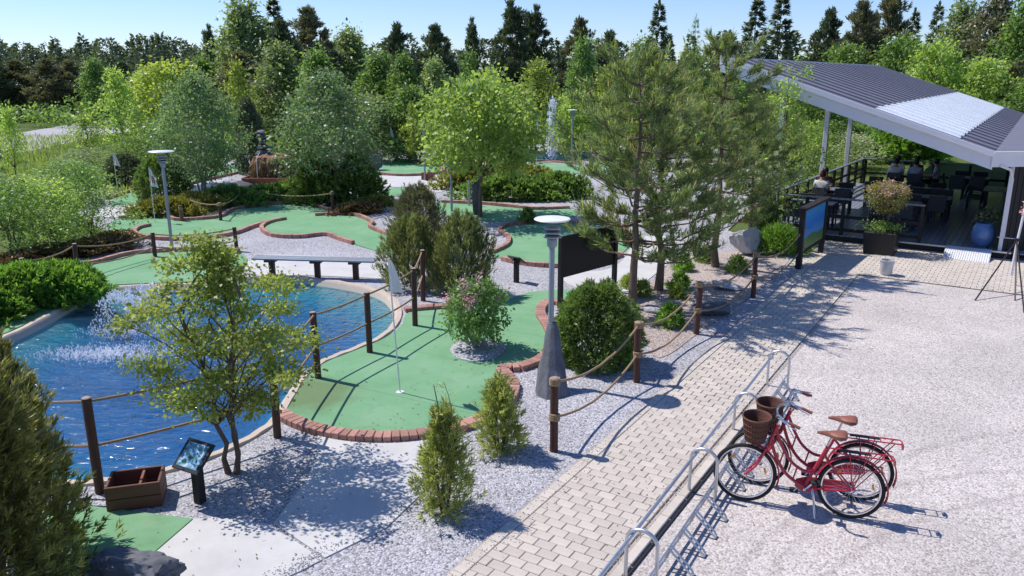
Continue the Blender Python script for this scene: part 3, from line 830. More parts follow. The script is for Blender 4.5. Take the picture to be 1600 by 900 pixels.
# ------------------------------------------------------ paver path: every near paver is its own object
PA = R(32.0); PW = Vector((math.sin(PA), math.cos(PA))); PN = Vector((math.cos(PA), -math.sin(PA)))
P0 = Vector((-.61, 6.6))
def path_pt(a, b): return P0 + PN * a + PW * b
PWID = 1.30
path = tag(sheet('paved_path', [path_pt(-.03, -2.5), path_pt(PWID + .02, -2.5), path_pt(PWID + .02, 15.2), path_pt(-.03, 15.2)], .006, MAT['joint']), kind='structure')
pl, pw_, ph_ = .205, .135, .05
def paver_mesh(L, W, nm='paver'):
    return MB().box((0, 0, 0), (L - .006, W - .006, ph_)).mesh(nm, MAT['paver'], bevel=.006)
pm = paver_mesh(pl, pw_); pmh = paver_mesh(pl * .5, pw_, 'half_paver'); pmb = paver_mesh(.135, .205, 'border_paver')
rest = MB(); cnt = 0; rp_ = random.Random(5)
def put_paver(a, b, me, dims, rzz=0.0):
    """a across, b along the path, counted from the near end"""
    global cnt
    q = path_pt(a, b); z = .004 + rp_.uniform(-.0025, .0025)
    if cnt < 300:
        o = ob('paver', me, path, (q.x, q.y, z)); o.rotation_euler = (rp_.gauss(0, .006), rp_.gauss(0, .006), -PA + rp_.gauss(0, .008)); cnt += 1
    else:
        M = Matrix.Rotation(-PA + rp_.gauss(0, .008), 3, 'Z')
        x, y = (dims[0] - .008) / 2, (dims[1] - .008) / 2
        vs = [M @ Vector((sx * (x - .004 * t), sy * (y - .004 * t), z + ph_ / 2 - (.005 if not t else 0))) + Vector((q.x, q.y, 0)) for t in (0, 1) for sx, sy in ((-1, -1), (1, -1), (1, 1), (-1, 1))]
        rest.add(vs, [(4, 5, 6, 7)] + [(i, (i + 1) % 4, 4 + (i + 1) % 4, 4 + i) for i in range(4)])
        rest.tint += [rp_.random()] * 5
row = 0; b = -.85; bb = -.85
while b < 15.0:
    if bb <= b: put_paver(.0675, bb, pmb, (.135, .205)); bb += .205
    a = .137
    if row % 2:
        put_paver(a + pl * .25, b, pmh, (pl * .5, pw_)); a += pl * .5
    while a + pl < PWID + .01:
        put_paver(a + pl / 2, b, pm, (pl, pw_)); a += pl
    if PWID - a > pl * .4: put_paver(a + pl * .25, b, pmh, (pl * .5, pw_))
    b += pw_; row += 1
rm = rest.mesh('distant_pavers', MAT['paver']); o = ob('distant_pavers', rm, path); o['kind'] = 'stuff'
# kerb strip beside the bicycle rack
kb = MB()
for i in range(14):
    q0 = path_pt(PWID + .075, -1.2 + i * .5)
    kb = MB().box((0, 0, 0), (.1, .492, .12))
    o = ob('kerbstone', kb.mesh('kerbstone', MAT['paver'], bevel=.008), path, (q0.x, q0.y, -.02)); o.rotation_euler = (0, 0, -PA)
q0 = path_pt(PWID + .165, 2.2)
o = ob('gap_shadow_strip', MB().box((0, 0, 0), (.022, 7.2, .08)).mesh('gap_shadow_strip', MAT['darkwood']), path, (q0.x - .01, q0.y, -.018)); o.rotation_euler = (0, 0, -PA)  # dark strip stands in for the shadow line between kerb and gravel

# terrace frame of reference: U along its front, V into it
BA = R(33.3); U = Vector((math.cos(BA), -math.sin(BA))); V = Vector((math.sin(BA), math.cos(BA))); O = Vector((10.25, 21.54))
def D(u, v): return O + U * u + V * v
def D3(u, v, z): q = D(u, v); return Vector((q.x, q.y, z))
plz = tag(sheet('forecourt', [D(-1.6, -3.8), D(9, -3.8), D(9, -.02), D(-1.6, -.02)], .006, MAT['joint']), kind='structure')
rest = MB(); r2 = random.Random(8)
vv = -3.78; row = 0
while vv < -.1:
    uu = -1.6 + (.105 if row % 2 else 0)
    while uu < 7.4:
        q = D(uu + .105, vv + .07); M = Matrix.Rotation(-BA + r2.gauss(0, .006), 3, 'Z'); z = .028 + r2.uniform(-.002, .002)
        vs = [M @ Vector((sx * (.101 - .004 * t), sy * (.066 - .004 * t), z - (.005 if not t else 0))) + Vector((q.x, q.y, 0)) for t in (0, 1) for sx, sy in ((-1, -1), (1, -1), (1, 1), (-1, 1))]
        rest.add(vs, [(4, 5, 6, 7)] + [(i, (i + 1) % 4, 4 + (i + 1) % 4, 4 + i) for i in range(4)]); rest.tint += [r2.random()] * 5
        uu += .21
    vv += .14; row += 1
o = ob('distant_pavers', rest.mesh('distant_pavers', MAT['paver']), plz); o['kind'] = 'stuff'

# ---------------------------------------------------------------- putting greens
def brick_mesh(L, W, H): return MB().box((0, 0, 0), (L, W, H)).mesh('brick', MAT['brick'], bevel=.008)
BRICK = brick_mesh(.104, .2, .11)
rb = random.Random(3)
def kerb_single(parent, line, step=.112):
    pts = resample(line, step)
    for i in range(len(pts) - 1):
        c_ = (pts[i] + pts[i + 1]) / 2; d = pts[i + 1] - pts[i]
        o = ob('brick', BRICK, parent, (c_.x, c_.y, .035 + rb.uniform(-.004, .004)))
        o.rotation_euler = (rb.gauss(0, .015), rb.gauss(0, .015), math.atan2(d.y, d.x) + rb.gauss(0, .02))
def kerb_joined(parent, lines, step=.22, w=.12, h=.12):
    mb = MB()
    for line in lines:
        pts = resample(line, step)
        for i in range(len(pts) - 1):
            c_ = (pts[i] + pts[i + 1]) / 2; d = pts[i + 1] - pts[i]
            M = Matrix.Rotation(math.atan2(d.y, d.x) + rb.gauss(0, .02), 3, 'Z')
            mb.box((c_.x, c_.y, h / 2 - .01 + rb.uniform(-.004, .004)), (d.length - .012, w, h), M)
            mb.tint += [rb.random()] * 6
    o = mb.build('brick_kerb', MAT['brick'], parent); o['kind'] = 'stuff'
def cup(parent, q, r=.06):
    mb = MB().lathe([(r * .75, .0), (r, .0), (r, .006), (r * .75, .006)], 20, (q[0], q[1], .022))
    mb.build('cup_rim', MAT['white'], parent)
    MB().lathe([(0.001, .001), (r * .75, .001), (r * .75, .003), (.001, .003)], 16, (q[0], q[1], .022)).build('cup_hole', MAT['black'], parent)
def green(label, outline, z=.02, sm=4, name='putting_green'):
    t = thing(name, label, 'putting green')
    sheet('turf', smooth_closed(outline, sm) if sm > 1 else outline, z, MAT['turfworn' if 'shrub island' in label else 'turf'], parent=t, thick=.05)
    return t
S = lambda pts, n=5: smooth_open([Vector(p[:2]) for p in pts], n)

A = green('large green felt putting green beside the pond with shrub island and rope fence', [(-3.23,10.31),(-2.88,10.00),(-2.38,9.72),(-1.85,9.60),(-1.35,9.64),(-0.86,9.82),(-0.48,10.12),(-0.14,10.67),(-0.03,11.30),(-0.17,11.95),(0.10,12.18),(0.52,12.67),(0.66,13.40),(0.61,14.44),(0.54,15.20),(0.68,15.74),(1.07,15.93),(1.68,16.13),(1.65,16.84),(1.13,16.95),(0.59,16.84),(0.21,16.58),(-0.27,15.93),(-0.78,15.60),(-1.30,15.47),(-2.05,15.24),(-2.09,14.44),(-2.30,13.61),(-2.69,12.96),(-3.06,12.39),(-3.24,11.73),(-3.26,11.05)], .02)
kerb_single(A, S([(-3.23,10.27),(-2.85,9.92),(-2.36,9.64),(-1.84,9.52),(-1.34,9.56),(-0.85,9.74),(-0.46,10.04),(-0.09,10.63),(0.02,11.30),(-0.16,12.01),(0.12,12.07),(0.53,12.54),(0.70,13.33)]))
kerb_single(A, S([(0.75,13.40),(0.67,14.28),(0.56,15.11),(0.69,15.79),(0.91,15.93),(1.10,15.65)]))
kerb_single(A, S([(-2.16,15.33),(-1.75,15.47),(-1.28,15.60)]))
cup(A, (-1.67,11.08))

t = green('long green felt lane with hooked brick kerb beside the tall lamp post', [(-12.80,25.04),(-12.93,25.86),(-12.19,26.10),(-11.50,26.22),(-10.91,25.50),(-10.21,25.62),(-9.65,26.10),(-9.72,27.37),(-9.18,28.34),(-8.30,28.92),(-7.30,28.62),(-6.39,27.37),(-6.04,25.98),(-6.84,25.50),(-7.78,25.16),(-8.12,24.60),(-8.40,23.36),(-9.28,22.69),(-10.39,22.69),(-11.18,23.36),(-11.98,23.36)], .02)
kerb_joined(t, [S([(-12.98,25.98),(-12.25,26.22),(-11.55,26.34),(-10.96,25.62),(-10.25,25.74),(-9.69,26.22),(-9.77,27.50),(-9.27,28.62),(-8.39,29.22),(-7.37,28.92),(-6.38,27.50)]), S([(-11.32,24.60),(-11.49,24.17),(-11.30,23.46),(-10.85,22.88),(-10.13,22.50),(-9.21,22.50),(-8.33,23.16),(-8.05,24.39),(-7.85,25.04)])], w=.115)
t = green('curved green felt lane ending behind the mountain pines', [(-7.39,25.74),(-6.59,26.34),(-5.80,26.47),(-5.18,26.22),(-4.49,25.04),(-4.45,24.28),(-3.79,23.16),(-2.84,21.62),(-2.58,20.26),(-3.37,20.72),(-4.45,21.88),(-5.55,23.26),(-6.20,22.97),(-6.98,23.07),(-7.62,24.07),(-7.78,25.16)], .024)
kerb_joined(t, [S([(-6.62,26.47),(-5.86,26.72),(-5.22,26.47),(-4.46,25.16),(-4.43,24.39),(-3.76,23.26),(-3.19,22.23)]), S([(-7.39,25.74),(-7.71,25.27),(-7.77,24.39),(-7.39,23.46),(-6.88,22.88),(-6.15,22.78),(-5.53,23.16),(-4.97,22.50),(-4.45,21.88)])], w=.115)
t = green('green felt putting green behind the black notice board', [(-0.51,20.64),(-0.18,21.71),(-0.15,22.78),(-0.31,23.76),(0.00,24.60),(0.91,24.93),(2.02,24.82),(3.18,24.39),(3.54,22.78),(2.87,20.57),(2.09,19.53),(1.13,19.26),(0.27,19.53),(-0.25,20.04)], .02)
kerb_joined(t, [S([(-0.54,20.64),(-0.14,21.62),(-0.11,22.78),(-0.39,23.86),(0.00,24.82),(0.92,25.16),(2.04,25.04),(3.21,24.60),(3.58,22.78)]), S([(-0.25,19.89),(0.27,19.39),(1.12,19.12),(2.08,19.39),(2.89,20.41)])], w=.115)
t = green('narrow green felt lane behind the upright slate slab', [(-2.83,29.22),(-1.88,29.06),(-0.93,28.62),(0.00,28.19),(0.92,27.64),(1.99,27.91),(2.15,26.47),(0.63,25.74),(-0.83,25.50),(-2.15,26.47),(-2.79,27.78)], .02)
kerb_joined(t, [S([(-2.61,29.37),(-1.89,29.22),(-0.94,28.92),(0.00,28.34),(0.92,27.78),(2.04,28.05)])], w=.14)
t = green('teardrop green felt putting green by the far flag', [(-6.81,39.80),(-6.82,42.74),(-6.37,44.37),(-5.49,44.71),(-4.98,42.74),(-3.76,40.93),(-3.60,38.73),(-5.17,37.96),(-6.47,38.47)], .02)
kerb_joined(t, [S([(-6.49,38.22),(-5.10,37.47),(-3.51,38.47),(-3.60,40.93),(-4.95,43.06),(-5.57,45.41)])], w=.13)
t = green('small green felt mat left of the mountain pines', [(-5.27,32.76),(-4.34,33.72),(-3.60,32.38),(-4.02,31.14),(-4.87,31.14)], .02)
t = green('far green felt putting green beside the small pond', [(-1.26,41.51),(-0.34,43.06),(1.32,43.38),(3.34,41.81),(5.23,40.93),(3.98,38.22),(2.17,38.73),(0.00,39.26)], .02)
kerb_joined(t, [S([(-1.18,42.12),(-0.35,43.70),(1.33,44.04),(3.39,42.43)])], w=.13)
t = green('small green felt putting green beside the juniper mound', [(-14.78,28.92),(-15.12,30.31),(-15.27,31.84),(-15.59,33.53),(-14.39,31.31),(-13.56,29.22),(-14.03,28.92)], .02)
kerb_joined(t, [S([(-15.39,30.15),(-15.45,31.14),(-15.52,32.38),(-15.68,33.72)])], w=.13)
t = green('far green felt lane left of the waterfall rocks', [(-15.62,37.72),(-15.28,39.80),(-14.66,41.22),(-13.96,42.43),(-13.12,39.80),(-13.60,37.72),(-13.92,35.39),(-14.15,34.54)], .02)
kerb_joined(t, [S([(-13.99,34.13),(-13.78,35.39),(-13.43,37.23),(-12.97,39.53)])], w=.13)
t = green('pale green felt lane along the far pond edge', [(-12.29,17.62),(-12.03,18.16),(-11.77,18.72),(-11.14,18.99),(-10.67,19.12),(-10.36,19.46),(-10.04,20.34),(-9.37,20.72),(-8.23,20.88),(-7.26,20.64),(-6.76,19.82),(-6.65,18.34),(-7.34,17.68),(-8.50,17.50),(-9.25,17.06),(-9.25,14.77),(-9.33,13.61),(-9.34,12.60)], .02)
kerb_joined(t, [S([(-12.36,17.74),(-12.11,18.28),(-11.84,18.85),(-11.21,19.12),(-10.75,19.26),(-10.43,19.60),(-10.11,20.49),(-9.44,20.88),(-8.29,21.04),(-7.28,20.80)])], w=.115)
t = green('small green tee mat beside the wooden box and boulder', [(-5.26,7.93),(-4.84,7.88),(-3.41,7.58),(-3.57,6.90),(-4.47,6.55)], .022, sm=1, name='tee_mat')

# ---------------------------------------------------------------- covered terrace
def rotbox(mb, u, v, z, du, dv, dz, M0=Matrix.Rotation(-BA, 3, 'Z')):
    q = D(u, v); mb.box((q.x, q.y, z), (du, dv, dz), M0)
DK = .2
deck = thing('timber_deck', 'dark timber deck under the sheet metal roof with open front', 'deck')
UL, UR, VB = -3.2, 3.0, 12.4
bm_ = MB().box((0, 0, 0), (.138, VB, .03)).mesh('deck_board', MAT['deck'], bevel=.004)
uu = UL + .07
while uu < UR + .9:
    q = D(uu, VB / 2)
    o = ob('deck_board', bm_, deck, (q.x, q.y, DK - .015)); o.rotation_euler = (0, 0, -BA)
    uu += .145
mb = MB(); rotbox(mb, (UL + UR) / 2, .02, DK / 2 - .02, UR - UL, .05, DK - .045); mb.build('front_beam', MAT['darkwood'], deck)
mb = MB(); rotbox(mb, 1.55, -.02, DK - .005, 2.9, .06, .04); mb.build('metal_edge_strip', MAT['steel'], deck)
mb = MB(); rotbox(mb, UL - .02, VB / 2, DK / 2 - .02, .05, VB, DK - .045); mb.build('side_beam', MAT['darkwood'], deck)

def railing(label, a, b, zb=DK, h=1.0, np_=5, bars=(.5,)):
    p0, p1 = D3(*a, zb), D3(*b, zb); t = thing('railing', label, 'railing', p0)
    d = p1 - p0; L = d.length; an = math.atan2(d.y, d.x); t.rotation_euler = (0, 0, an)
    for i in range(np_):
        x = L * i / (np_ - 1)
        MB().box((0, 0, 0), (.09, .09, h)).build('post', MAT['darkwood'], t, bevel=.006, loc=(x, 0, h / 2))
    MB().box((0, 0, 0), (L + .1, .12, .04)).build('handrail', MAT['deck'], t, bevel=.006, loc=(L / 2, 0, h + .022))
    for z in bars:
        MB().box((0, 0, 0), (L, .03, .09)).build('rail', MAT['darkwood'], t, bevel=.004, loc=(L / 2, 0, z))
railing('dark timber railing along the front of the deck behind the lollipop tree', (UL + .05, .08), (.85, .08), np_=5, bars=(.15, .52))
railing('dark timber side railing of the deck beside the roof posts', (UL + .05, .3), (UL + .35, VB - .1), np_=11, bars=(.3, .62))
railing('dark back railing of the deck in front of the sunny lawn', (UL + .45, VB - .05), (UR + .6, VB - .05), np_=6, bars=(.45,))

# roof: high edge on the left, falling to the right
RO = Vector((6.07, 23.81, 5.03)); SL = -.335
def RP(u, v, dz=0.0): q = Vector((RO.x, RO.y)) + U * u + V * v; return Vector((q.x, q.y, RO.z + SL * u + dz))
roof = thing('roof', 'large slate grey sheet roof sloping over the terrace with white translucent panel', 'roof', (RO.x, RO.y, 0))
roof_o = Vector((RO.x, RO.y, 0))
def rquad(mb, u0, u1, v0, v1, t0, t1):
    c_ = [(u0, v0), (u1, v0), (u1, v1), (u0, v1)]
    mb.add([RP(u, v, t0) - roof_o for u, v in c_] + [RP(u, v, t1) - roof_o for u, v in c_], [(0, 3, 2, 1), (4, 5, 6, 7), (0, 1, 5, 4), (1, 2, 6, 5), (2, 3, 7, 6), (3, 0, 4, 7)])
DEPTH = 25.6
mb = MB(); rquad(mb, 0, 7.0, 0.0, DEPTH, -.16, -.03); mb.build('soffit', MAT['soffit'], roof)
nsh = 24; sw = DEPTH / nsh
for i in range(nsh):       # each metal sheet with its raised ribs
    v0 = i * sw; mb = MB()
    ends = [(0, 7.02)] if (v0 + sw < 1.1 or v0 > 24.4) else [(0, 4.1), (6.1, 7.02)]
    for (u0, u1) in ends:
        rquad(mb, u0, u1, v0 + .004, v0 + sw - .004, -.028, 0)
        vv = v0 + sw * .5
        rquad(mb, u0 + .01, u1 - .01, vv - .2, vv + .16, .0, .04)
    mb.build('roof_sheet', MAT['roof'], roof)
    if len(ends) == 2:
        mb = MB(); rquad(mb, 4.02, 6.18, v0 + .004, v0 + sw - .004, .004, .03)
        vv = v0 + sw * .5
        rquad(mb, 4.03, 6.17, vv - .2, vv + .16, .03, .07)
        mb.build('translucent_sheet', MAT['roofwhite'], roof)
def fascia(u0, v0, u1, v1, h, t, nm, zoff=.03, out=-.03):
    a, b = RP(u0, v0) - roof_o, RP(u1, v1) - roof_o
    d = Vector((b.x - a.x, b.y - a.y, 0)).normalized(); n = Vector((d.y, -d.x, 0)) * t
    vs = [p + n * s_ + Vector((0, 0, z)) for z in (zoff - h, zoff) for s_ in (0, 1) for p in (a, b)]
    mb = MB().add(vs, [(0, 1, 3, 2), (4, 6, 7, 5), (0, 4, 5, 1), (2, 3, 7, 6), (0, 2, 6, 4), (1, 5, 7, 3)])
    return mb.build(nm, MAT['fascia'], roof)
fascia(-.05, -.0, 7.05, -.0, .42, .05, 'verge_board', .06)
fascia(-.05, -.06, 7.06, -.06, .14, .07, 'verge_trim', .1)
fascia(-.05, DEPTH, -.05, 0, .28, .05, 'high_edge_board', .05)
# flat roof of the dark building on the low side
f0, f1, f2, f3 = RP(7.02, 0), RP(7.02, DEPTH), Vector((31, 40, 2.72)), Vector((17.5, 20.6, 2.72))
ro2 = thing('flat_roof', 'flat grey roof of the dark building right of the terrace', 'roof', (f0.x, f0.y, 0))
mb = MB(); poly = [f0, f3, f2, f1]; mb.prism([(p.x - f0.x, p.y - f0.y) for p in poly], 2.55, 2.69); mb.build('roof_slab', MAT['roof'], ro2)
d = (f3 - f0); an = math.atan2(d.y, d.x)
MB().box((0, 0, 0), (d.length + .1, .06, .36)).build('eaves_board', MAT['fascia'], ro2, loc=(d.x / 2 + .03 * math.sin(an), d.y / 2 - .05, 2.56), rz=an)
MB().box((0, 0, 0), (d.length + .1, .1, .05)).build('gutter', MAT['white'], ro2, loc=(d.x / 2, d.y / 2 - .08, 2.735), rz=an)
q = D3(2.55, -.3, 0) - Vector((f0.x, f0.y, 0))
MB().tube([(q.x - .1, q.y, 2.42), (q.x + .25, q.y + .1, 2.3), (q.x + .42, q.y + .25, 2.05), (q.x + .45, q.y + .27, .05)], .035, 10).build('downpipe', MAT['fascia'], ro2, smooth=True)
# wall
wl = thing('cafe_building', 'near black timber clad building right of the terrace', 'building', (D(2.75, .15).x, D(2.75, .15).y, 0))
wa = D(2.75, .15); wd = Vector((1, .05)).normalized()
mb = MB(); mb.prism([(0, 0), (6, .3), (10, 14), (D(3.1, 13.0) - wa).to_tuple()], .0, 2.56); mb.build('wall', MAT['wall'], wl)
for i in range(34):       # vertical cladding boards on the front
    MB().box((0, 0, 0), (.125, .025, 2.5)).build('cladding_board', MAT['wall'], wl, loc=(.07 + i * .14, .0035 * i * 2 - .02, 1.28), rz=math.atan2(.3, 6))
MB().box((0, 0, 0), (.09, .09, 2.5)).build('corner_trim', MAT['fascia'], wl, bevel=.006, loc=(-.03, -.02, 1.3), rz=-BA)
# roof posts (pale steel) on the side railing
for nm, v, lb in (('roof_post', 6.9, 'pale grey roof post nearer the seated diners'), ('roof_post', 11.1, 'pale grey roof post at the back end of the side railing'), ('roof_post', .9, 'pale grey roof post at the front left terrace corner behind the pines')):
    u = UL + .04
    top = RO.z + SL * (u + 4.74) - .18
    t = thing(nm, lb, 'post', D3(u - .12, v, 0), -BA, 'posts carrying the terrace roof')
    MB().box((0, 0, 0), (.16, .16, top)).build('shaft', MAT['fascia'], t, bevel=.01, loc=(0, 0, top / 2))
    MB().box((0, 0, 0), (.26, .26, .02)).build('foot_plate', MAT['steel'], t, loc=(0, 0, .012))

# ---- tables, chairs
def make_table():
    t = thing('table', 'x', 'table')
    MB().box((0, 0, 0), (1.3, .75, .035)).build('table_top', MAT['tabletop'], t, bevel=.006, loc=(0, 0, .735))
    for sx in (-1, 1):
        for sy in (-1, 1):
            MB().box((0, 0, 0), (.055, .055, .715)).build('leg', MAT['furn'], t, loc=(sx * .57, sy * .3, .358))
    MB().box((0, 0, 0), (1.1, .03, .07)).build('apron', MAT['furn'], t, loc=(0, .3, .68))
    MB().box((0, 0, 0), (1.1, .03, .07)).build('apron', MAT['furn'], t, loc=(0, -.3, .68))
    return t
def make_chair():
    t = thing('chair', 'x', 'chair')
    MB().box((0, 0, 0), (.46, .45, .06)).build('seat', MAT['cushion'], t, bevel=.015, loc=(0, 0, .43))
    mb = MB(); M = Matrix.Rotation(R(-10), 3, 'X'); mb.box((0, -.26, .64), (.48, .035, .48), M); mb.build('backrest', MAT['furn'], t, bevel=.012)
    for sx in (-1, 1):
        for sy in (-1, 1):
            MB().box((0, 0, 0), (.035, .035, .42)).build('leg', MAT['furn'], t, loc=(sx * .21, sy * .2, .21))
        mb = MB(); mb.tube([(sx * .24, -.24, .66), (sx * .25, .0, .66), (sx * .25, .2, .63), (sx * .24, .21, .42)], .018, 6); mb.build('armrest', MAT['furn'], t)
    return t
tb0, ch0 = make_table(), make_chair()
TABLES = [  # u, v, rot, label
 (-2.2, .95, 0, 'dark table against the front railing beside the blue signboard'),
 (-2.3, 4.2, 8, 'dark table where the person in white with auburn hair sits'),
 (-.9, 9.9, 5, 'dark table with the group of seated diners at the back'),
 (1.2, 10.2, 0, 'empty dark table at the back right of the deck'),
 (-.1, 2.3, 0, 'dark table just behind the lollipop tree'),
 (.3, 5.9, 4, 'empty dark table in the middle of the deck'),
 (2.25, 7.2, 90, 'dark table near the black wall'),
 (.55, 4.1, 0, 'dark table between the lollipop tree and the middle table'),
 (-1.1, 6.6, 6, 'dark table behind the auburn haired diner'),
]
CH = []
for i, (u, v, rz, lb) in enumerate(TABLES):
    o = tb0 if i == 0 else copy_tree(tb0)
    o.location = D3(u, v, DK); o.rotation_euler = (0, 0, -BA + R(rz)); o['label'] = lb; o['group'] = 'tables on the terrace'
    for k, (dx, dy, r_) in enumerate([(-.33, -.62, 0), (.33, -.62, 0), (-.33, .62, 180), (.33, .62, 180)]):
        M = Matrix.Rotation(-BA + R(rz), 2)
        q = D(u, v) + M @ Vector((dx, dy)); CH.append((q, -BA + R(rz + r_), i, k))
wh = ['front left', 'front right', 'back left', 'back right']
short = ['front railing table', 'table of the auburn haired diner', "back diners' table", 'back right empty table', 'table behind the lollipop tree', 'middle empty table', 'table near the black wall', 'table behind the lollipop tree table', 'table behind the auburn haired diner']
for i, (q, rz, ti, k) in enumerate(CH):
    o = ch0 if i == 0 else copy_tree(ch0)
    o.location = (q.x, q.y, DK); o.rotation_euler = (0, 0, rz + random.Random(i).uniform(-.12, .12))
    o['label'] = 'charcoal armchair at the %s side of the %s' % (wh[k], short[ti]); o['group'] = 'chairs on the terrace'

# ---- people
def skin_mesh(name, verts, edges, radii, mat, parent, root=0, sub=2):
    me = bpy.data.meshes.new(name); me.from_pydata(verts, edges, []); o = ob(name, me, parent)
    o.modifiers.new('skin', 'SKIN'); me.skin_vertices[0].data
    for i, r_ in enumerate(radii): me.skin_vertices[0].data[i].radius = (r_, r_) if not isinstance(r_, tuple) else r_
    for i in range(len(verts)): me.skin_vertices[0].data[i].use_root = (i == root)
    s_ = o.modifiers.new('sub', 'SUBSURF'); s_.levels = sub; s_.render_levels = sub
    me.materials.append(mat); o.modifiers['skin'].use_smooth_shade = True
    return o
def person(label, loc, rz, pose, shirt, pants, hair, group=None):
    t = thing('person', label, 'person', loc, rz, group)
    if pose == 'sit':   # seat at .46, faces +y
        pel = (0, 0, .56); sp = (0, .0, .78); ch = (0, .02, .97); nk = (0, .04, 1.11); hd = (0, .07, 1.2); ht = (0, .085, 1.3)
        J = [pel, sp, ch, nk, hd, ht]; Rr = [(.15, .12), (.13, .1), (.16, .11), .055, .085, .09]
        E = [(0, 1), (1, 2), (2, 3), (3, 4), (4, 5)]
        kn = .48; ft = .05
        legs = [((s * .1, .05, .53), (s * .13, .43, .53), (s * .13, .45, .09), (s * .13, .57, .045)) for s in (-1, 1)]
        arms = [((s * .18, .02, 1.03), (s * .23, .08, .78), (s * .14, .32, .74), (s * .1, .42, .76)) for s in (-1, 1)]
    else:
        J = [(0, 0, .92), (0, 0, 1.12), (0, 0, 1.33), (0, .01, 1.49), (0, .03, 1.58), (0, .04, 1.68)]; Rr = [(.15, .11), (.13, .1), (.17, .11), .055, .085, .09]
        E = [(0, 1), (1, 2), (2, 3), (3, 4), (4, 5)]
        legs = [((s * .09, 0, .88), (s * .1, .03 * s, .48), (s * .11, -.02 * s, .09), (s * .12, .12, .04)) for s in (-1, 1)]
        arms = [((s * .19, 0, 1.4), (s * .25, .0, 1.13), (s * .2, .2, 1.05), (s * .15, .3, 1.1)) for s in (-1, 1)]
    V_, E_, R_ = list(J), list(E), list(Rr)
    for a in arms:
        o = len(V_); V_ += list(a); R_ += [.055, .042, .032, .03]; E_ += [(2, o), (o, o + 1), (o + 1, o + 2), (o + 2, o + 3)]
        h = Vector(a[3]); fd = (Vector(a[3]) - Vector(a[2])).normalized(); sd_ = Vector((1, 0, 0)) if a[0][0] > 0 else Vector((-1, 0, 0))
        for k in range(5):
            p = len(V_); ln = (.05, .075, .085, .08, .06)[k]
            dirn = (fd + sd_ * (-.9 if k == 0 else (k - 2.5) * .22)).normalized()
            V_.append(tuple(h + dirn * ln + Vector((0, 0, -.012)))); R_.append(.009); E_.append((o + 3, p))
    for l in legs:
        o = len(V_); V_ += list(l); R_ += [.085, .06, .045, .035]; E_ += [(0, o), (o, o + 1), (o + 1, o + 2), (o + 2, o + 3)]
    skin_mesh('body', V_, E_, R_, MAT['skin'], t, 0)
    # shirt
    Vs, Es, Rs = list(J[:3]) + [tuple(Vector(J[2]).lerp(Vector(J[3]), .55))], [(0, 1), (1, 2), (2, 3)], [(.168, .138), (.15, .12), (.178, .13), .08]
    for a in arms:
        o = len(Vs); m = Vector(a[0]).lerp(Vector(a[1]), .75); Vs += [a[0], tuple(m)]; Rs += [.075, .062]; Es += [(2, o), (o, o + 1)]
    skin_mesh('shirt', Vs, Es, Rs, MAT[shirt], t, 0)
    Vp, Ep, Rp = [J[0]], [], [(.172, .142)]
    for l in legs:
        o = len(Vp); Vp += [l[0], l[1], tuple(Vector(l[2]) + Vector((0, 0, .04)))]; Rp += [.105, .08, .062]; Ep += [(0, o), (o, o + 1), (o + 1, o + 2)]
    skin_mesh('trousers', Vp, Ep, Rp, MAT[pants], t, 0)
    hc = Vector(J[4]).lerp(Vector(J[5]), .55)
    mb = MB().lathe([(.001, .118), (.05, .108), (.085, .075), (.103, .02), (.1, -.03), (.085, -.075), (.06, -.1), (.02, -.105)], 16, (hc.x, hc.y - .022, hc.z + .03))
    mb.build('hair', MAT[hair], t, smooth=True)
    mb = MB(); mb.tube([(hc.x, hc.y + .085, hc.z + .01), (hc.x, hc.y + .115, hc.z - .025), (hc.x, hc.y + .09, hc.z - .035)], [.008, .013, .01], 6); mb.build('nose', MAT['skin'], t, smooth=True)
    for s in (-1, 1):
        MB().lathe([(.001, -.009), (.011, -.004), (.011, .004), (.001, .009)], 8, (hc.x + s * .034, hc.y + .088, hc.z + .02)).build('eye', MAT['hair'], t)
    return t
def seat_at(ti, k, lb, shirt, pants, hair, dr=0):
    q, rz, _, _ = CH[ti * 4 + k]
    person(lb, (q.x, q.y, DK + .0), rz + R(dr), 'sit', shirt, pants, hair, 'people sitting on the terrace')
seat_at(1, 0, 'person with auburn hair and white shirt sitting with back to camera', 'shirtwhite', 'charcoal', 'hairbrown')
seat_at(1, 2, 'person in dark top across the table from the auburn haired diner', 'shirtdark', 'charcoal', 'hair')
seat_at(2, 0, 'leftmost back table diner in white shirt leaning in', 'shirtwhite', 'charcoal', 'hair', 15)
seat_at(2, 2, 'diner in white shirt facing the camera at the back table', 'shirtwhite', 'charcoal', 'hair')
seat_at(2, 1, 'diner in pale blue shirt with back to camera at the back table', 'shirtblue', 'charcoal', 'hair')
seat_at(2, 3, 'diner in dark plum top at the back table', 'shirtdark', 'charcoal', 'hair', -10)
q = D(.15, 9.9)
person('rightmost back table diner in lilac shirt at the table end', (q.x, q.y, DK), -BA + R(90), 'sit', 'shirtlilac', 'charcoal', 'hair', 'people sitting on the terrace')
o = copy_tree(ch0); o.location = (q.x, q.y, DK); o.rotation_euler = (0, 0, -BA + R(90)); o['label'] = 'charcoal armchair at the table end under the lilac shirted diner'
person('standing player in navy top and jeans beyond the terrace', (*(24.54,61.66), 0), R(100), 'stand', 'navy', 'denim', 'hair')
person('standing player in pale top near the far green beyond the terrace', (*(23.05,60.40), 0), R(-60), 'stand', 'shirtwhite', 'shirtblue', 'hair')

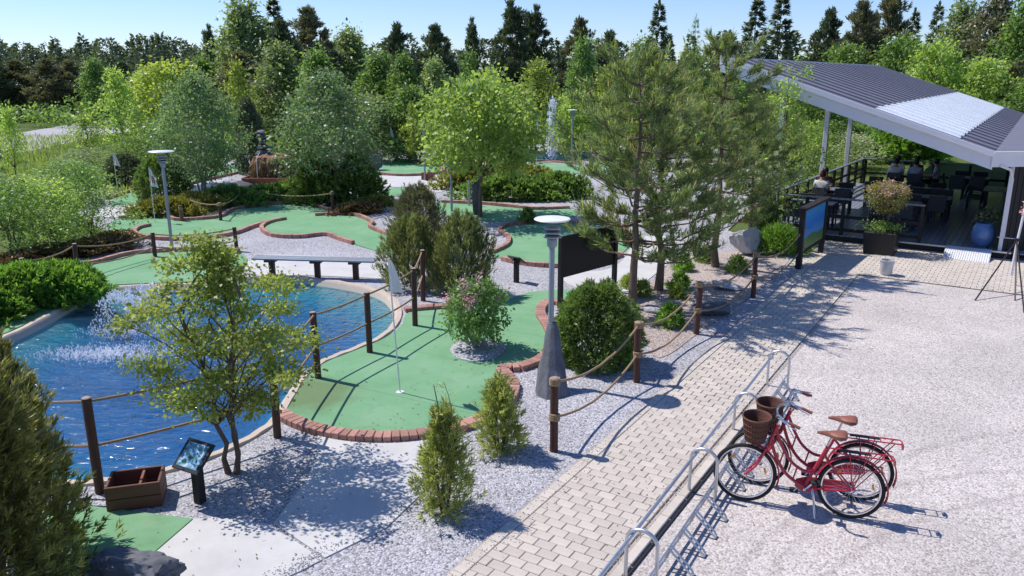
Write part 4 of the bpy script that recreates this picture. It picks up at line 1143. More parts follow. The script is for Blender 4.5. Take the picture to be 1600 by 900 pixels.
# ---- planter with lollipop tree
q = (9.79,20.72)
t = thing('potted_tree', 'lollipop tree with pinkish crown in a black square planter', 'potted tree', q)
MB().box((0, 0, 0), (.72, .72, .62), taper=1.12).build('planter', MAT['black'], t, bevel=.02, loc=(0, 0, .31), rz=-BA)
g = np.random.default_rng(9); F = Fol()
for i in range(40): leaf_clump(F, g, np.array([g.normal() * .22, g.normal() * .22, .68 + abs(g.normal()) * .05]), .13, 22, .07, .035)
ob('underplanting', F.mesh('underplanting', LEAF['green']), t)
mb = MB(); limb(mb, (0, 0, .55), (0.02, 0, 1.3), .025, .02, g)
F = Fol()
for i in range(70):
    f = g.uniform(); an = g.uniform(0, 6.28); r_ = .52 * math.sqrt(max(0, f * (1.25 - f) * 2.3)) * math.sqrt(g.uniform(.2, 1))
    c_ = np.array([math.cos(an) * r_, math.sin(an) * r_, 1.12 + f * .72]); leaf_clump(F, g, c_, .12, 40, .06, .03)
    if i % 5 == 0: limb(mb, (0.02, 0, 1.1), c_, .012, .004, g, seg=4)
mb.build('trunk', MAT['bark'], t, smooth=True)
ob('crown', F.mesh('crown', LEAF['olive']), t)
F = Fol()
for i in range(45):
    an = g.uniform(0, 6.28); r_ = .5 * math.sqrt(g.uniform(0, 1)); leaf_clump(F, g, np.array([math.cos(an) * r_, math.sin(an) * r_, 1.84 - .3 * r_ + g.normal() * .05]), .1, 26, .055, .03)
ob('pink_shoots', F.mesh('pink_shoots', LEAF['pinkred']), t)
# ---- blue glazed pot
q = D3(2.3, .55, DK)
t = thing('blue_pot', 'blue glazed plant pot on the deck beside the black wall', 'plant pot', q)
MB().lathe([(.17, 0), (.25, .12), (.29, .32), (.26, .5), (.2, .58), (.23, .62), (.2, .63), (.17, .56)], 24).build('pot', MAT['bluepot'], t, smooth=True)
F = Fol(); g = np.random.default_rng(4)
for i in range(26): leaf_clump(F, g, np.array([g.normal() * .12, g.normal() * .12, .7 + g.uniform(0, .22)]), .11, 16, .09, .04)
ob('foliage', F.mesh('foliage', LEAF['dark']), t)
# ---- ramp, bucket, tripod
q = D3(2.05, -.42, 0)
t = thing('ramp', 'pale ribbed metal ramp leading up onto the deck', 'ramp', q, -BA)
M = Matrix.Rotation(math.atan2(.2, .75), 3, 'X')
MB().box((0, 0, .115), (1.05, .8, .025), M).build('plate', MAT['rampgrey'], t)
for i in range(20): MB().box((-.5 + i * .0526, 0, .135), (.016, .78, .014), M).build('rib', MAT['rampgrey'], t)
q = (8.84,18.28)
t = thing('bucket', 'small pale plastic bucket on the forecourt paving', 'bucket', q)
MB().lathe([(.11, 0), (.125, .02), (.16, .34), (.17, .34), (.17, .36), (.145, .36), (.13, .06), (.0, .05)], 22, (0, 0, .03)).build('pail', MAT['plasticwhite'], t, smooth=True)
MB().torus((0, 0, .36), .155, .006, 'y', 16, 5, 0, PI).build('handle', MAT['steel'], t, loc=(0, .02, -.03))
q = (11.19,17.33)
t = thing('tripod_stand', 'pole on black tripod legs with pink flowers beside the ramp', 'tripod', q)
H1 = .62
for (x, y), in [((9.75,16.13),), ((10.59,16.13),), ((10.23,15.24),)]:
    mb = MB(); mb.tube([(0, 0, 1.05), ((x - q[0]), (y - q[1]), .01)], .016, 8); mb.build('leg', MAT['black'], t)
MB().tube([(0, 0, .25), (.02, 0, 1.1), (.1, .02, 2.05)], .026, 10).build('pole', MAT['fascia'], t, smooth=True)
MB().lathe([(.03, 0), (.05, .01), (.05, .07), (.03, .08)], 12, (0, 0, 1.02)).build('collar', MAT['black'], t, smooth=True)
MB().tube([(.02, 0, 1.08), (-.42, .02, 1.12)], .01, 6).build('crank_handle', MAT['steel'], t)
F = Fol(); g = np.random.default_rng(2)
for i in range(20): leaf_clump(F, g, np.array([.22 + g.normal() * .09, -.02 + g.normal() * .09, 1.75 + g.normal() * .09]), .07, 26, .05, .04)
ob('flower_ball', F.mesh('flower_ball', LEAF['pink']), t)
MB().lathe([(.05, 0), (.13, .08), (.15, .14), (.12, .14)], 16, (.22, -.02, 1.56)).build('flower_bowl', MAT['wicker'], t, smooth=True)
# ---- blue sign board
def signprint():
    m, nt, p, out = newmat('printed landscape'); p.inputs['Roughness'].default_value = .35
    tc = nd(nt, 'ShaderNodeTexCoord'); sp = nd(nt, 'ShaderNodeSeparateXYZ'); nt.links.new(tc.outputs['Generated'], sp.inputs[0])
    w = nd(nt, 'ShaderNodeTexNoise'); w.inputs['Scale'].default_value = 2.5; nt.links.new(tc.outputs['Generated'], w.inputs['Vector'])
    ad = nd(nt, 'ShaderNodeMath', operation='MULTIPLY_ADD'); ad.inputs[1].default_value = .25; nt.links.new(w.outputs['Fac'], ad.inputs[0]); nt.links.new(sp.outputs['Z'], ad.inputs[2])
    rp = ramp(nt, [(.0, (.25, .3, .12)), (.28, (.12, .22, .05)), (.4, (.08, .2, .08)), (.46, (.1, .3, .6)), (.7, (.03, .2, .62)), (1, (.06, .3, .62))], ad.outputs[0])
    nt.links.new(rp.outputs[0], p.inputs['Base Color']); return m
MAT['print'] = signprint()
a, b = Vector((7.01,18.99)), Vector((8.21,20.72))
d = b - a; L = d.length; an = math.atan2(d.y, d.x)
t = thing('signboard', 'dark framed signboard with blue sky and green hill picture', 'sign', (a.x, a.y, 0), an)
for x in (0, L): MB().box((0, 0, 0), (.12, .12, 1.45)).build('post', MAT['darkwood'], t, bevel=.006, loc=(x, 0, .725))
MB().box((0, 0, 0), (L + .3, .2, .06)).build('top_rail', MAT['darkwood'], t, loc=(L / 2, 0, 1.48))
MB().box((0, 0, 0), (L - .12, .04, 1.0)).build('picture_panel', MAT['print'], t, loc=(L / 2, 0, .93))
MB().box((0, 0, 0), (L - .12, .06, .07)).build('bottom_rail', MAT['darkwood'], t, loc=(L / 2, 0, .39))

# ---------------------------------------------------------------- rope fences
POSTM = MB().lathe([(.052, -.05), (.052, .97), (.046, .99)], 14).mesh('post', MAT['post'], smooth=True)
CAPM = MB().lathe([(.046, 0), (.05, .004), (.035, .012)], 14).mesh('cap', MAT['postcap'])
KNOT = MB()
for k in range(4): KNOT.torus((0, 0, (k - 1.5) * .022), .06, .014, 'z', 16, 6)
KNOTM = KNOT.mesh('rope_knot', MAT['rope'], smooth=True)
def rope_fence(label, posts, heights, sag=.1, levels=(.93, .45), group='rope fences', knots=True, start=None, end=None, r=.017):
    """posts: (x, y); start / end: extra rope anchor points out of view"""
    o0 = Vector((*posts[0], 0)); t = thing('rope_fence', label, 'rope fence', o0, 0, group)
    hs = heights if isinstance(heights, (list, tuple)) else [heights] * len(posts)
    rn = random.Random(len(posts) * 7)
    for p, h in zip(posts, hs):
        q = ob('post', POSTM, t, (p[0] - o0.x, p[1] - o0.y, 0)); q.scale = (1, 1, h); q.rotation_euler = (rn.gauss(0, .012), rn.gauss(0, .012), 0)
        c_ = ob('cap', CAPM, q, (0, 0, .988))
    pts = list(zip(posts, hs))
    if start: pts = [(start, hs[0])] + pts
    if end: pts = pts + [(end, hs[-1])]
    for lv in levels:
        for i in range(len(pts) - 1):
            (a, ha), (b_, hb) = pts[i], pts[i + 1]
            p0 = Vector((a[0], a[1], ha * lv)) - o0; p1 = Vector((b_[0], b_[1], hb * lv)) - o0
            L = (p1 - p0).length; line = []
            for k in range(13):
                u = k / 12; s_ = sag * (L / 2.6) * rn.uniform(.97, 1.03) * 4 * u * (1 - u)
                line.append(p0.lerp(p1, u) + Vector((0, 0, -s_)))
            MB().tube([tuple(x) for x in line], r, 7).build('rope', MAT['rope'], t, smooth=True)
        if knots:
            for p, h in zip(posts, hs):
                q = ob('rope_knot', KNOTM, t, (p[0] - o0.x, p[1] - o0.y, h * lv)); q.rotation_euler = (rn.gauss(0, .1), rn.gauss(0, .1), rn.uniform(0, 3))
    return t
rope_fence('rope fence with four brown posts along the paved path', [(0.53,9.20),(1.93,11.54),(3.38,13.90),(5.15,16.38),(7.13,19.19)], [.99, .98, .99, .98, .98], sag=.2, levels=(.95, .47))
rope_fence('rope fence with brown posts along the pond and large green', [(-4.69,8.16),(-3.08,9.60),(-3.03,11.67),(-2.43,12.86),(-1.83,14.36),(-1.87,16.13)], [1.17, 1.14, 1.1, 1.09, 1.14, 1.1], sag=.05, levels=(.955, .5), knots=False, start=(-6.6, 8.3))
rope_fence('rope fence on the far left side of the pond', [(-10.66,14.56),(-10.10,16.03),(-10.10,17.97),(-9.30,20.26),(-7.43,21.04)], [.95, .95, .85, .66, .66], sag=.12, levels=(.93, .42), knots=False)
rope_fence('low rope fence of driftwood posts before the dark shrubs', [(-9.48,25.62),(-9.87,29.22),(-6.13,26.98)], [.6, .6, .78], sag=.1, levels=(.9,), knots=True, start=(-10.75,26.47), r=.02)
t = thing('short_post', 'short brown post with pale rope wrapping by the juniper mound', 'post', (*(-10.70,25.50), 0))
MB().lathe([(.06, -.02), (.06, .5), (.05, .52)], 12).build('shaft', MAT['redwood'], t, smooth=True)
ob('rope_knot', KNOTM, t, (0, 0, .42))
t = thing('short_post', 'short dark post beside the pond under the acer crown', 'post', (*(-6.90,18.66), 0))
MB().lathe([(.06, -.02), (.06, .42), (.05, .44)], 12).build('shaft', MAT['post'], t, smooth=True)
ob('cap', CAPM, t, (0, 0, .44))

# ---------------------------------------------------------------- lamps
def lamp(label, q, h, stone=False, disc=.27):
    t = thing('garden_lamp', label, 'lamp', q, 0, 'disc topped garden lamps')
    b0 = .8 if stone else 0
    MB().lathe([(.042, b0), (.042, h - .42), (.034, h - .4), (.034, h - .3)], 14).build('pole', MAT['lampgrey'], t, smooth=True)
    MB().lathe([(.05, h - .42), (.075, h - .39), (.075, h - .3), (.06, h - .28)], 16).build('collar', MAT['lampgrey'], t, smooth=True)
    for k in range(3):
        z = h - .26 + k * .065
        MB().lathe([(.06, z), (.125, z - .012), (.135, z + .01), (.07, z + .035)], 20).build('louvre', MAT['lampgrey'], t, smooth=True)
    MB().lathe([(.06, h - .05), (.1, h - .045), (.1, h - .02), (.06, h - .02)], 16).build('lens', MAT['plasticwhite'], t, smooth=True)
    MB().lathe([(.02, h - .022), (disc * .9, h - .018), (disc, h), (disc * .96, h + .012), (.02, h + .03)], 32).build('reflector_disc', MAT['white'], t, smooth=True)
    if stone:
        g = random.Random(4); mb = MB(); rings = [(0, .27, .3), (.15, .25, .26), (.38, .2, .19), (.6, .15, .13), (.82, .12, .09), (1.02, .07, .06)]; n = 9; vs = []; fs = []
        for z, rx, ry in rings:
            for k in range(n):
                a = 2 * PI * k / n + .2; w = 1 + g.uniform(-.09, .09)
                vs.append((math.cos(a) * rx * w + z * .02, math.sin(a) * ry * w - .38 * max(0, 1 - z / 1.02), z - .03))
        for r_ in range(len(rings) - 1):
            for k in range(n): fs.append((r_ * n + k, r_ * n + (k + 1) % n, (r_ + 1) * n + (k + 1) % n, (r_ + 1) * n + k))
        fs.append(tuple((len(rings) - 1) * n + k for k in range(n)))
        mb.add(vs, fs).build('stone_base', MAT['stone'], t, bevel=.012)
    return t
lamp('disc topped lamp on a tapered stone base beside the paved path', (.59, 11.5), 2.56, True)
lamp('tall grey disc lamp standing beside the long hooked lane', (-9.35,21.45), 2.62, disc=.33)
lamp('slim lamp in front of the light green maple', (-2.09,27.37), 2.1)
lamp('slim lamp left of the light green maple by the far boxes', (-3.91,35.83), 2.5)
lamp('far lamp in front of the background trees right of the fountain', (3.20,43.06), 2.8)

# ---------------------------------------------------------------- flags
def flag(label, q, h, s=1.0, rz=0.0, red=False, lean=(0, 0)):
    t = thing('golf_flag', label, 'flag', q, rz, 'white golf flags')
    t.rotation_euler = (lean[0], lean[1], rz)
    MB().tube([(0, 0, 0), (0, 0, h)], .011, 8).build('pole', MAT['flag'], t)
    nu, nv = 14, 10; vs = []; fs = []
    for j in range(nv + 1):            # hanging cloth: folds narrow at the top
        v = j / nv; w = (.03 + .17 * v ** .8) * s
        for i in range(nu + 1):
            u = i / nu
            vs.append((.012 + (u * w), .05 * s * v * math.sin(u * 11 + v * 2) * (1 - .2 * u), h - .02 - v * .5 * s - .06 * s * u * v))
    for j in range(nv):
        for i in range(nu):
            a = j * (nu + 1) + i; fs.append((a, a + 1, a + nu + 2, a + nu + 1))
    c_ = MB().add(vs, fs).build('cloth', MAT['flag'], t, smooth=True)
    if red:
        v2 = []; f2 = []
        for j in range(4, 9):
            for i in range(3, 12):
                x, y, z = vs[j * (nu + 1) + i]; v2.append((x, y - .006, z))
        for j in range(4):
            for i in range(8):
                if (i + j) % 3 != 0: a = j * 9 + i; f2.append((a, a + 1, a + 10, a + 9))
        MB().add(v2, f2).build('emblem', MAT['flagred'], c_)
    return t
flag('large white pennant over the cup of the pondside green', (-1.67,11.08), 2.08, .95, R(40), lean=(0, R(-3)))
flag('white pennant with red emblem beside the tall grey lamp', (-11.47,25.27), 1.75, 1.1, R(10), True)
flag('white pennant at the small green left of the round conifer', (-15.98,32.20), 1.6, 1.0, R(20))
flag('white pennant at the teardrop green between the trees', (-6.54,43.38), 1.95, 1.2, R(-10))
flag('small far white pennant above the dark shrubs', (-9.15,51.87), 2.0, 1.5, R(10))
flag('white pennant left of the far fountain', (1.31,43.06), 2.4, 1.4, R(10))

# ---------------------------------------------------------------- long table bench, boards, boxes
a, b = Vector((-6.05,18.23)), Vector((-3.13,17.90)); d = b - a; L = d.length; an = math.atan2(d.y, d.x)
t = thing('bench', 'long grey plank bench on brown legs beside the far pond edge', 'bench', (a.x, a.y, 0), an)
for k in range(2): MB().box((0, 0, 0), (L, .17, .045)).build('seat_plank', MAT['lampgrey'], t, bevel=.008, loc=(L / 2, -.09 + k * .18, .46))
for x in (.42, L / 2 + .05, L - .5):
    q = MB().box((0, 0, 0), (.12, .12, .44)).build('leg', MAT['post'], t, bevel=.008, loc=(x, 0, .22))
    MB().box((0, 0, 0), (.26, .3, .06)).build('bracket', MAT['post'], q, bevel=.006, loc=(0, 0, .188))
a, b = Vector((0.98,15.56)), Vector((2.23,16.84)); d = b - a; L = d.length; an = math.atan2(d.y, d.x)
t = thing('notice_board', 'black notice board on two posts behind the round bush', 'notice board', (a.x, a.y, 0), an)
for x in (0, L): MB().box((0, 0, 0), (.09, .09, 1.48)).build('post', MAT['black'], t, bevel=.006, loc=(x, 0, .74))
MB().box((0, 0, 0), (L - .06, .04, .82)).build('panel', MAT['black'], t, bevel=.006, loc=(L / 2, .012, 1.04))
MB().box((0, 0, 0), (L + .06, .07, .04)).build('top_rail', MAT['black'], t, bevel=.006, loc=(L / 2, .01, 1.47))

def landscapeprint():
    m, nt, p, out = newmat('printed hole card'); p.inputs['Roughness'].default_value = .25
    tc = nd(nt, 'ShaderNodeTexCoord'); w = nd(nt, 'ShaderNodeTexNoise'); w.inputs['Scale'].default_value = 4.0; w.inputs['Detail'].default_value = 5
    nt.links.new(tc.outputs['Generated'], w.inputs['Vector'])
    rp = ramp(nt, [(.3, (.03, .07, .12)), (.42, (.15, .3, .2)), (.5, (.12, .35, .6)), (.62, (.5, .66, .75)), (.75, (.75, .78, .75))], w.outputs['Fac'])
    nt.links.new(rp.outputs[0], p.inputs['Base Color']); return m
MAT['card'] = landscapeprint()
def lectern(label, q, h, rz, w=.36, hh=.3, tilt=40, card=True):
    t = thing('info_lectern', label, 'sign', q, rz, 'hole information lecterns')
    MB().box((0, 0, 0), (.1, .1, h)).build('post', MAT['darkwood'], t, bevel=.008, loc=(0, 0, h / 2))
    M = Matrix.Rotation(R(tilt), 3, 'X'); n = M @ Vector((0, 0, 1)); c_ = Vector((0, -.02, h + .05))
    f = MB().box(c_, (w, hh, .03), M).build('frame', MAT['black'], t, bevel=.004)
    MB().box(c_ + n * .0165, (w - .09, hh - .08, .006), M).build('card', MAT['card'] if card else MAT['plasticwhite'], f)
    MB().box(c_ - n * .04, (.08, .16, .05), M).build('mount', MAT['darkwood'], t)
    return t
lectern('small information lectern with picture card beside the wooden box', (-3.47,7.95), .52, R(-28), .4, .36, 42)
lectern('small black lectern seen from behind near the mountain pines', (0.10,17.68), .48, R(140), .36, .3, 35)

def wooden_box(label, q, w, dd, h, rz, mat='boxwood'):
    t = thing('wooden_box', label, 'box', q, rz, 'wooden boxes')
    th = .03; M = MAT[mat]
    for sy, nm in ((-1, 'front_board'), (1, 'back_board')):
        for k in range(2):
            MB().box((0, 0, 0), (w, th, h / 2 - .006)).build(nm, M, t, bevel=.005, loc=(0, sy * (dd / 2 - th / 2), h * (.25 + .5 * k)))
    for sx in (-1, 1):
        for k in range(2):
            MB().box((0, 0, 0), (th, dd - 2 * th - .004, h / 2 - .006)).build('side_board', M, t, bevel=.005, loc=(sx * (w / 2 - th / 2), 0, h * (.25 + .5 * k)))
    MB().box((0, 0, 0), (th, dd - 2 * th - .004, h * .85)).build('divider', MAT['redwood'], t, bevel=.004, loc=(w * .12, 0, h * .5))
    MB().box((0, 0, 0), (w - .07, dd - .07, .02)).build('bottom', M, t, loc=(0, 0, .04))
    return t
wooden_box('brown two compartment wooden box on gravel beside the pond', (-4.18,7.99), .56, .42, .3, R(16))
wooden_box('small red brown box beside the slim lamps', (-3.79,36.06), .5, .4, .34, R(-20), 'redwood')
wooden_box('small dark red box behind the teardrop green', (-5.65,45.77), .55, .45, .36, R(5), 'redwood')

# ---------------------------------------------------------------- stones
def stone(label, q, dims, mat, seed, rz=0.0, name='boulder', cat='boulder', cuts=9, sub=3, sink=.08):
    bm = bmesh.new(); bmesh.ops.create_icosphere(bm, subdivisions=sub, radius=1.0); rg = random.Random(seed)
    planes = [(Vector((rg.gauss(0, 1), rg.gauss(0, 1), rg.gauss(0, .8))).normalized(), rg.uniform(.5, .8)) for _ in range(cuts)]
    for v in bm.verts:
        c_ = v.co.copy()
        for n, d_ in planes:
            k = c_.dot(n)
            if k > d_: c_ -= n * (k - d_) * .92
        c_ *= 1 + .2 * noise.noise(c_ * 2.3 + Vector((seed, 0, 0))) + .08 * noise.noise(c_ * 6) + .05 * noise.noise(c_ * 13)
        v.co = Vector((c_.x * dims[0] / 2, c_.y * dims[1] / 2, c_.z * dims[2] / 2 + dims[2] * (.5 - sink)))
    me = bpy.data.meshes.new(name); bm.to_mesh(me); bm.free()
    me.polygons.foreach_set('use_smooth', [True] * len(me.polygons)); me.materials.append(MAT[mat])
    me.set_sharp_from_angle(angle=R(28))
    o = ob(name, me, None, (q[0], q[1], 0), rz); tag(o, label, cat); return o
stone('large dark grey boulder below the tee mat at the bottom left', (-3.40,6.27), (.95, .7, .52), 'stone', 3, R(-25), sub=5)
stone('pale angular boulder standing in the bed left of the signboard', (6.22,20.57), (1.05, .75, .95), 'palestone', 18, .5, sub=4, cuts=16, sink=.12)
stone('flat pale stone lying in the bed beyond the second path post', (4.71,17.06), (.9, .5, .22), 'palestone', 12, R(-20), sub=4)
stone('dark flat stone lying behind the path rope', (3.91,15.11), (.9, .6, .3), 'stone', 21, R(10))
stone('small grey stone near the front pine trunk', (2.85,15.29), (.5, .35, .16), 'palestone', 31, R(-30))
t = stone('upright dark slate slab standing behind the mountain pines', (-1.19,26.72), (.44, .14, 1.35), 'slate', 5, R(15), 'slate_slab', 'stone slab', cuts=5, sub=4, sink=.03)
stone('small pale upright stone post beside the slate slab', (-1.55,28.62), (.12, .1, 1.0), 'palestone', 55, 0, 'stone_post', 'stone post', cuts=3, sink=.03)
stone('dark rock left of the teardrop green', (-6.75,39.80), (1.1, .7, .9), 'stone', 77, .4)
stone('pale flat rock at the stream beside the whitebeam stems', (-12.01,33.33), (1.5, .8, .5), 'palestone', 61, .1)
stone('dark flat rock at the stream right of the pale rock', (-10.94,32.76), (1.4, .9, .45), 'stone', 62, .5)
stone('long pale rock before the waterfall box', (-10.34,31.66), (1.3, .5, .3), 'palestone', 63, -.2)
stone('pale rock on the far bank left of the teardrop green', (-6.86,48.43), (1.6, .9, .8), 'palestone', 64, .2)

# ---------------------------------------------------------------- waterfall feature
q = (-10.03,33.72); t = thing('waterfall_feature', 'stacked dark stones over rusty flowstone dome on red timber box', 'waterfall', q)
for k in range(3):
    for (x, y, w, dd) in ((0, -1.0, 2.1, .09), (0, 1.0, 2.1, .09), (-1.05, 0, .09, 1.9), (1.05, 0, .09, 1.9)):
        MB().box((0, 0, 0), (w, dd, .16)).build('timber', MAT['redwood'], t, bevel=.01, loc=(x, y, .09 + k * .165))
g = random.Random(2); vs = []; fs = []; n = 48
prof = [(.92, .35), (.95, .6), (.93, .85), (.86, 1.1), (.72, 1.28), (.45, 1.38), (.15, 1.4)]
for r_, z in prof:
    for k in range(n):
        w = 1 + .07 * math.sin(k * 2.3) + g.uniform(-.05, .05); vs.append((math.cos(2 * PI * k / n) * r_ * w, math.sin(2 * PI * k / n) * r_ * w * .9, z + g.uniform(-.02, .02)))
for i in range(len(prof) - 1):
    for k in range(n): fs.append((i * n + k, i * n + (k + 1) % n, (i + 1) * n + (k + 1) % n, (i + 1) * n + k))
fs.append(tuple((len(prof) - 1) * n + k for k in range(n)))
MB().add(vs, fs).build('flowstone', MAT['thatch'], t)
gg = np.random.default_rng(12); m_ = 2600; an_ = gg.uniform(0, 6.28, m_); zz_ = gg.uniform(.35, 1.42, m_); rr_ = np.interp(zz_, [p[1] for p in prof], [p[0] for p in prof])
C_ = np.stack([np.cos(an_) * rr_, np.sin(an_) * rr_ * .9, zz_], 1); F = Fol()
F.add(C_, np.stack([np.cos(an_) * .35, np.sin(an_) * .35, -np.ones(m_)], 1) + rdir(gg, m_) * .25, rdir(gg, m_), gg.uniform(.12, .3, m_), gg.uniform(.02, .045, m_), gg.uniform(0, 1, m_))
ob('hanging_moss', F.mesh('hanging_moss', LEAF['rust']), t)
for k, (x, z, w, h) in enumerate([(-.4, 1.5, .75, .3), (-.42, 1.75, .55, .25), (-.38, 2.0, .5, .28), (-.45, 2.24, .6, .2), (-.4, 2.42, .42, .18)]):
    s_ = stone('x', (0, 0), (w, w * .8, h), 'stone', 90 + k, k * .7, 'stone'); s_.parent = t; s_.location = (x, 0, z - .2)
    for key in ('label', 'category'): del s_[key]
w_ = MB(); w_.tube([(-.4, -.45, 1.5), (-.42, -.85, 1.32), (-.42, -.93, .9), (-.42, -.95, .5)], [.008, .012, .012, .01], 6); w_.build('falling_water', MAT['foam'], t, smooth=True)
tag(sheet('stream', smooth_closed([(-13.56,33.72),(-13.20,34.96),(-12.07,34.13),(-10.74,32.95),(-10.52,31.84),(-11.68,31.49),(-12.84,32.20)], 4), .012, MAT['water']), kind='structure')

# ---------------------------------------------------------------- fountains
def spray(name, label, q, seed, jets, foam=None, n=900, size=.02):
    """droplets on ballistic arcs"""
    g = np.random.default_rng(seed); vs = []; fs = []
    def drop(c_, s_):
        o = len(vs); d_ = unit(g.normal(size=(3, 3))) * s_
        for k in ((1, 0, 0), (-1, 0, 0), (0, 1, 0), (0, -1, 0), (0, 0, 2.2), (0, 0, -2.2)): vs.append((c_[0] + k[0] * s_, c_[1] + k[1] * s_, c_[2] + k[2] * s_))
        for f in ((0, 2, 4), (2, 1, 4), (1, 3, 4), (3, 0, 4), (2, 0, 5), (1, 2, 5), (3, 1, 5), (0, 3, 5)): fs.append(tuple(o + x for x in f))
    for (a, vh, vz, m, sp) in jets:
        for i in range(m):
            T = 2 * vz / 9.8; tt = T * g.uniform(0.02, 1.0)
            h_ = vh * g.uniform(1 - sp, 1 + sp); an = a + g.normal() * sp * .8; z_ = vz * g.uniform(1 - sp * .6, 1 + sp * .3)
            z = z_ * tt - 4.9 * tt * tt
            if z < 0: continue
            drop((math.cos(an) * h_ * tt + g.normal() * .02, math.sin(an) * h_ * tt + g.normal() * .02, z + .02), size * g.uniform(.35, 1.1))
    if foam:
        for (x, y, rx, ry, m) in foam:
            for i in range(m): drop((x + g.normal() * rx, y + g.normal() * ry, abs(g.normal()) * .02), size * g.uniform(.4, 1.2))
    o = MB().add(vs, fs).build(name, MAT['foam'], None, loc=(q[0], q[1], -.1)); tag(o, label, 'fountain', kind='stuff'); return o
fq = Vector((-7.17,14.56))
spray('fountain_spray', 'white fountain spray arcing over the blue pond', fq, 5,
      [(k * 2 * PI / 9 + .2, 1.0, 3.7, 330, .11) for k in range(9)] + [(0, .3, 3.6, 500, .5)],
      [((Vector((-6.96,14.36)) - fq).x, (Vector((-6.96,14.36)) - fq).y, .55, .2, 1100), ((Vector((-7.06,13.09)) - fq).x, (Vector((-7.06,13.09)) - fq).y, .6, .22, 1900), ((Vector((-6.18,13.26)) - fq).x, (Vector((-6.18,13.26)) - fq).y, .7, .35, 500), ((Vector((-7.14,16.13)) - fq).x, (Vector((-7.14,16.13)) - fq).y, .5, .3, 260)], size=.0115)
fo = Vector((-8.02,17.39)); spray('water_splash', 'white water splash at the far pond edge', fo, 6, [(PI, .5, 1.6, 60, .3)], [(0, 0, .38, .12, 500)], size=.022)
fz = Vector((2.26,45.77)); spray('geyser_fountain', 'tall white geyser fountain in the small far pond', fz, 8,
      [(k * 2 * PI / 6, .2, 7.2, 260, .45) for k in range(6)] + [(1, .05, 7.5, 380, .4)], None, size=.034)

# ---------------------------------------------------------------- bicycle rack
RA = Vector((0.77, 5.92)); RB = Vector((3.95, 11.38)); rd = (RB - RA).normalized(); rn_ = Vector((rd.y, -rd.x)); rang = math.atan2(rd.y, rd.x)
rack = thing('bicycle_rack', 'galvanised steel bicycle rack between paved path and gravel lot', 'bicycle rack', (RA.x, RA.y, 0), rang)
# local x along the rack, local -y towards the gravel lot
LR = (RB - RA).length
MB().tube([(-.6, 0, .5), (LR + .05, 0, .5)], .018, 10).build('top_bar', MAT['steel'], rack, smooth=True)
MB().tube([(-.6, -.2, .1), (LR + .05, -.2, .1)], .014, 8).build('lower_rail', MAT['steel'], rack, smooth=True)
MB().tube([(-.6, -.24, .24), (LR + .05, -.24, .24)], .011, 8).build('lower_rail', MAT['steel'], rack, smooth=True)
hoops = []
for px in (Vector((1.14,6.48)), Vector((2.12,8.09)), Vector((3.08,9.68)), Vector((3.99,11.35))): hoops.append((px - RA).dot(rd))
hp = []
for k in range(17):
    a = PI * k / 16; hp.append((0, -.1 - .15 * math.cos(a), .44 + .14 * math.sin(a)))
hp = [(0, -.25 + .0, 0.0)] + [(0, -.25, .2)] + hp + [(0, .05, .2), (0, .05, 0.0)]
hm = MB().tube(hp, .019, 10).mesh('hoop', MAT['steel'], smooth=True)
for x in hoops: ob('hoop', hm, rack, (x, 0, 0))
hl = [(-.032, -.21, .1), (-.032, -.23, .2), (-.032, -.25, .24), (-.032, -.46, .05), (-.02, -.48, .02), (.02, -.48, .02), (.032, -.46, .05), (.032, -.25, .24), (.032, -.23, .2), (.032, -.21, .1)]
hm2 = MB().tube(hl, .0115, 7).mesh('wheel_holder', MAT['steel'], smooth=True)
hl3 = [(-.032, 0, .48), (-.032, -.22, .12), (-.032, -.3, .02), (.032, -.3, .02), (.032, -.22, .12), (.032, 0, .48)]
hs_ = [hoops[0] - 1.45] + hoops
for i in range(len(hs_) - 1):
    for k in range(4):
        x = hs_[i] + (hs_[i + 1] - hs_[i]) * (k + 1) / 5
        ob('wheel_holder', hm2, rack, (x, 0, 0))

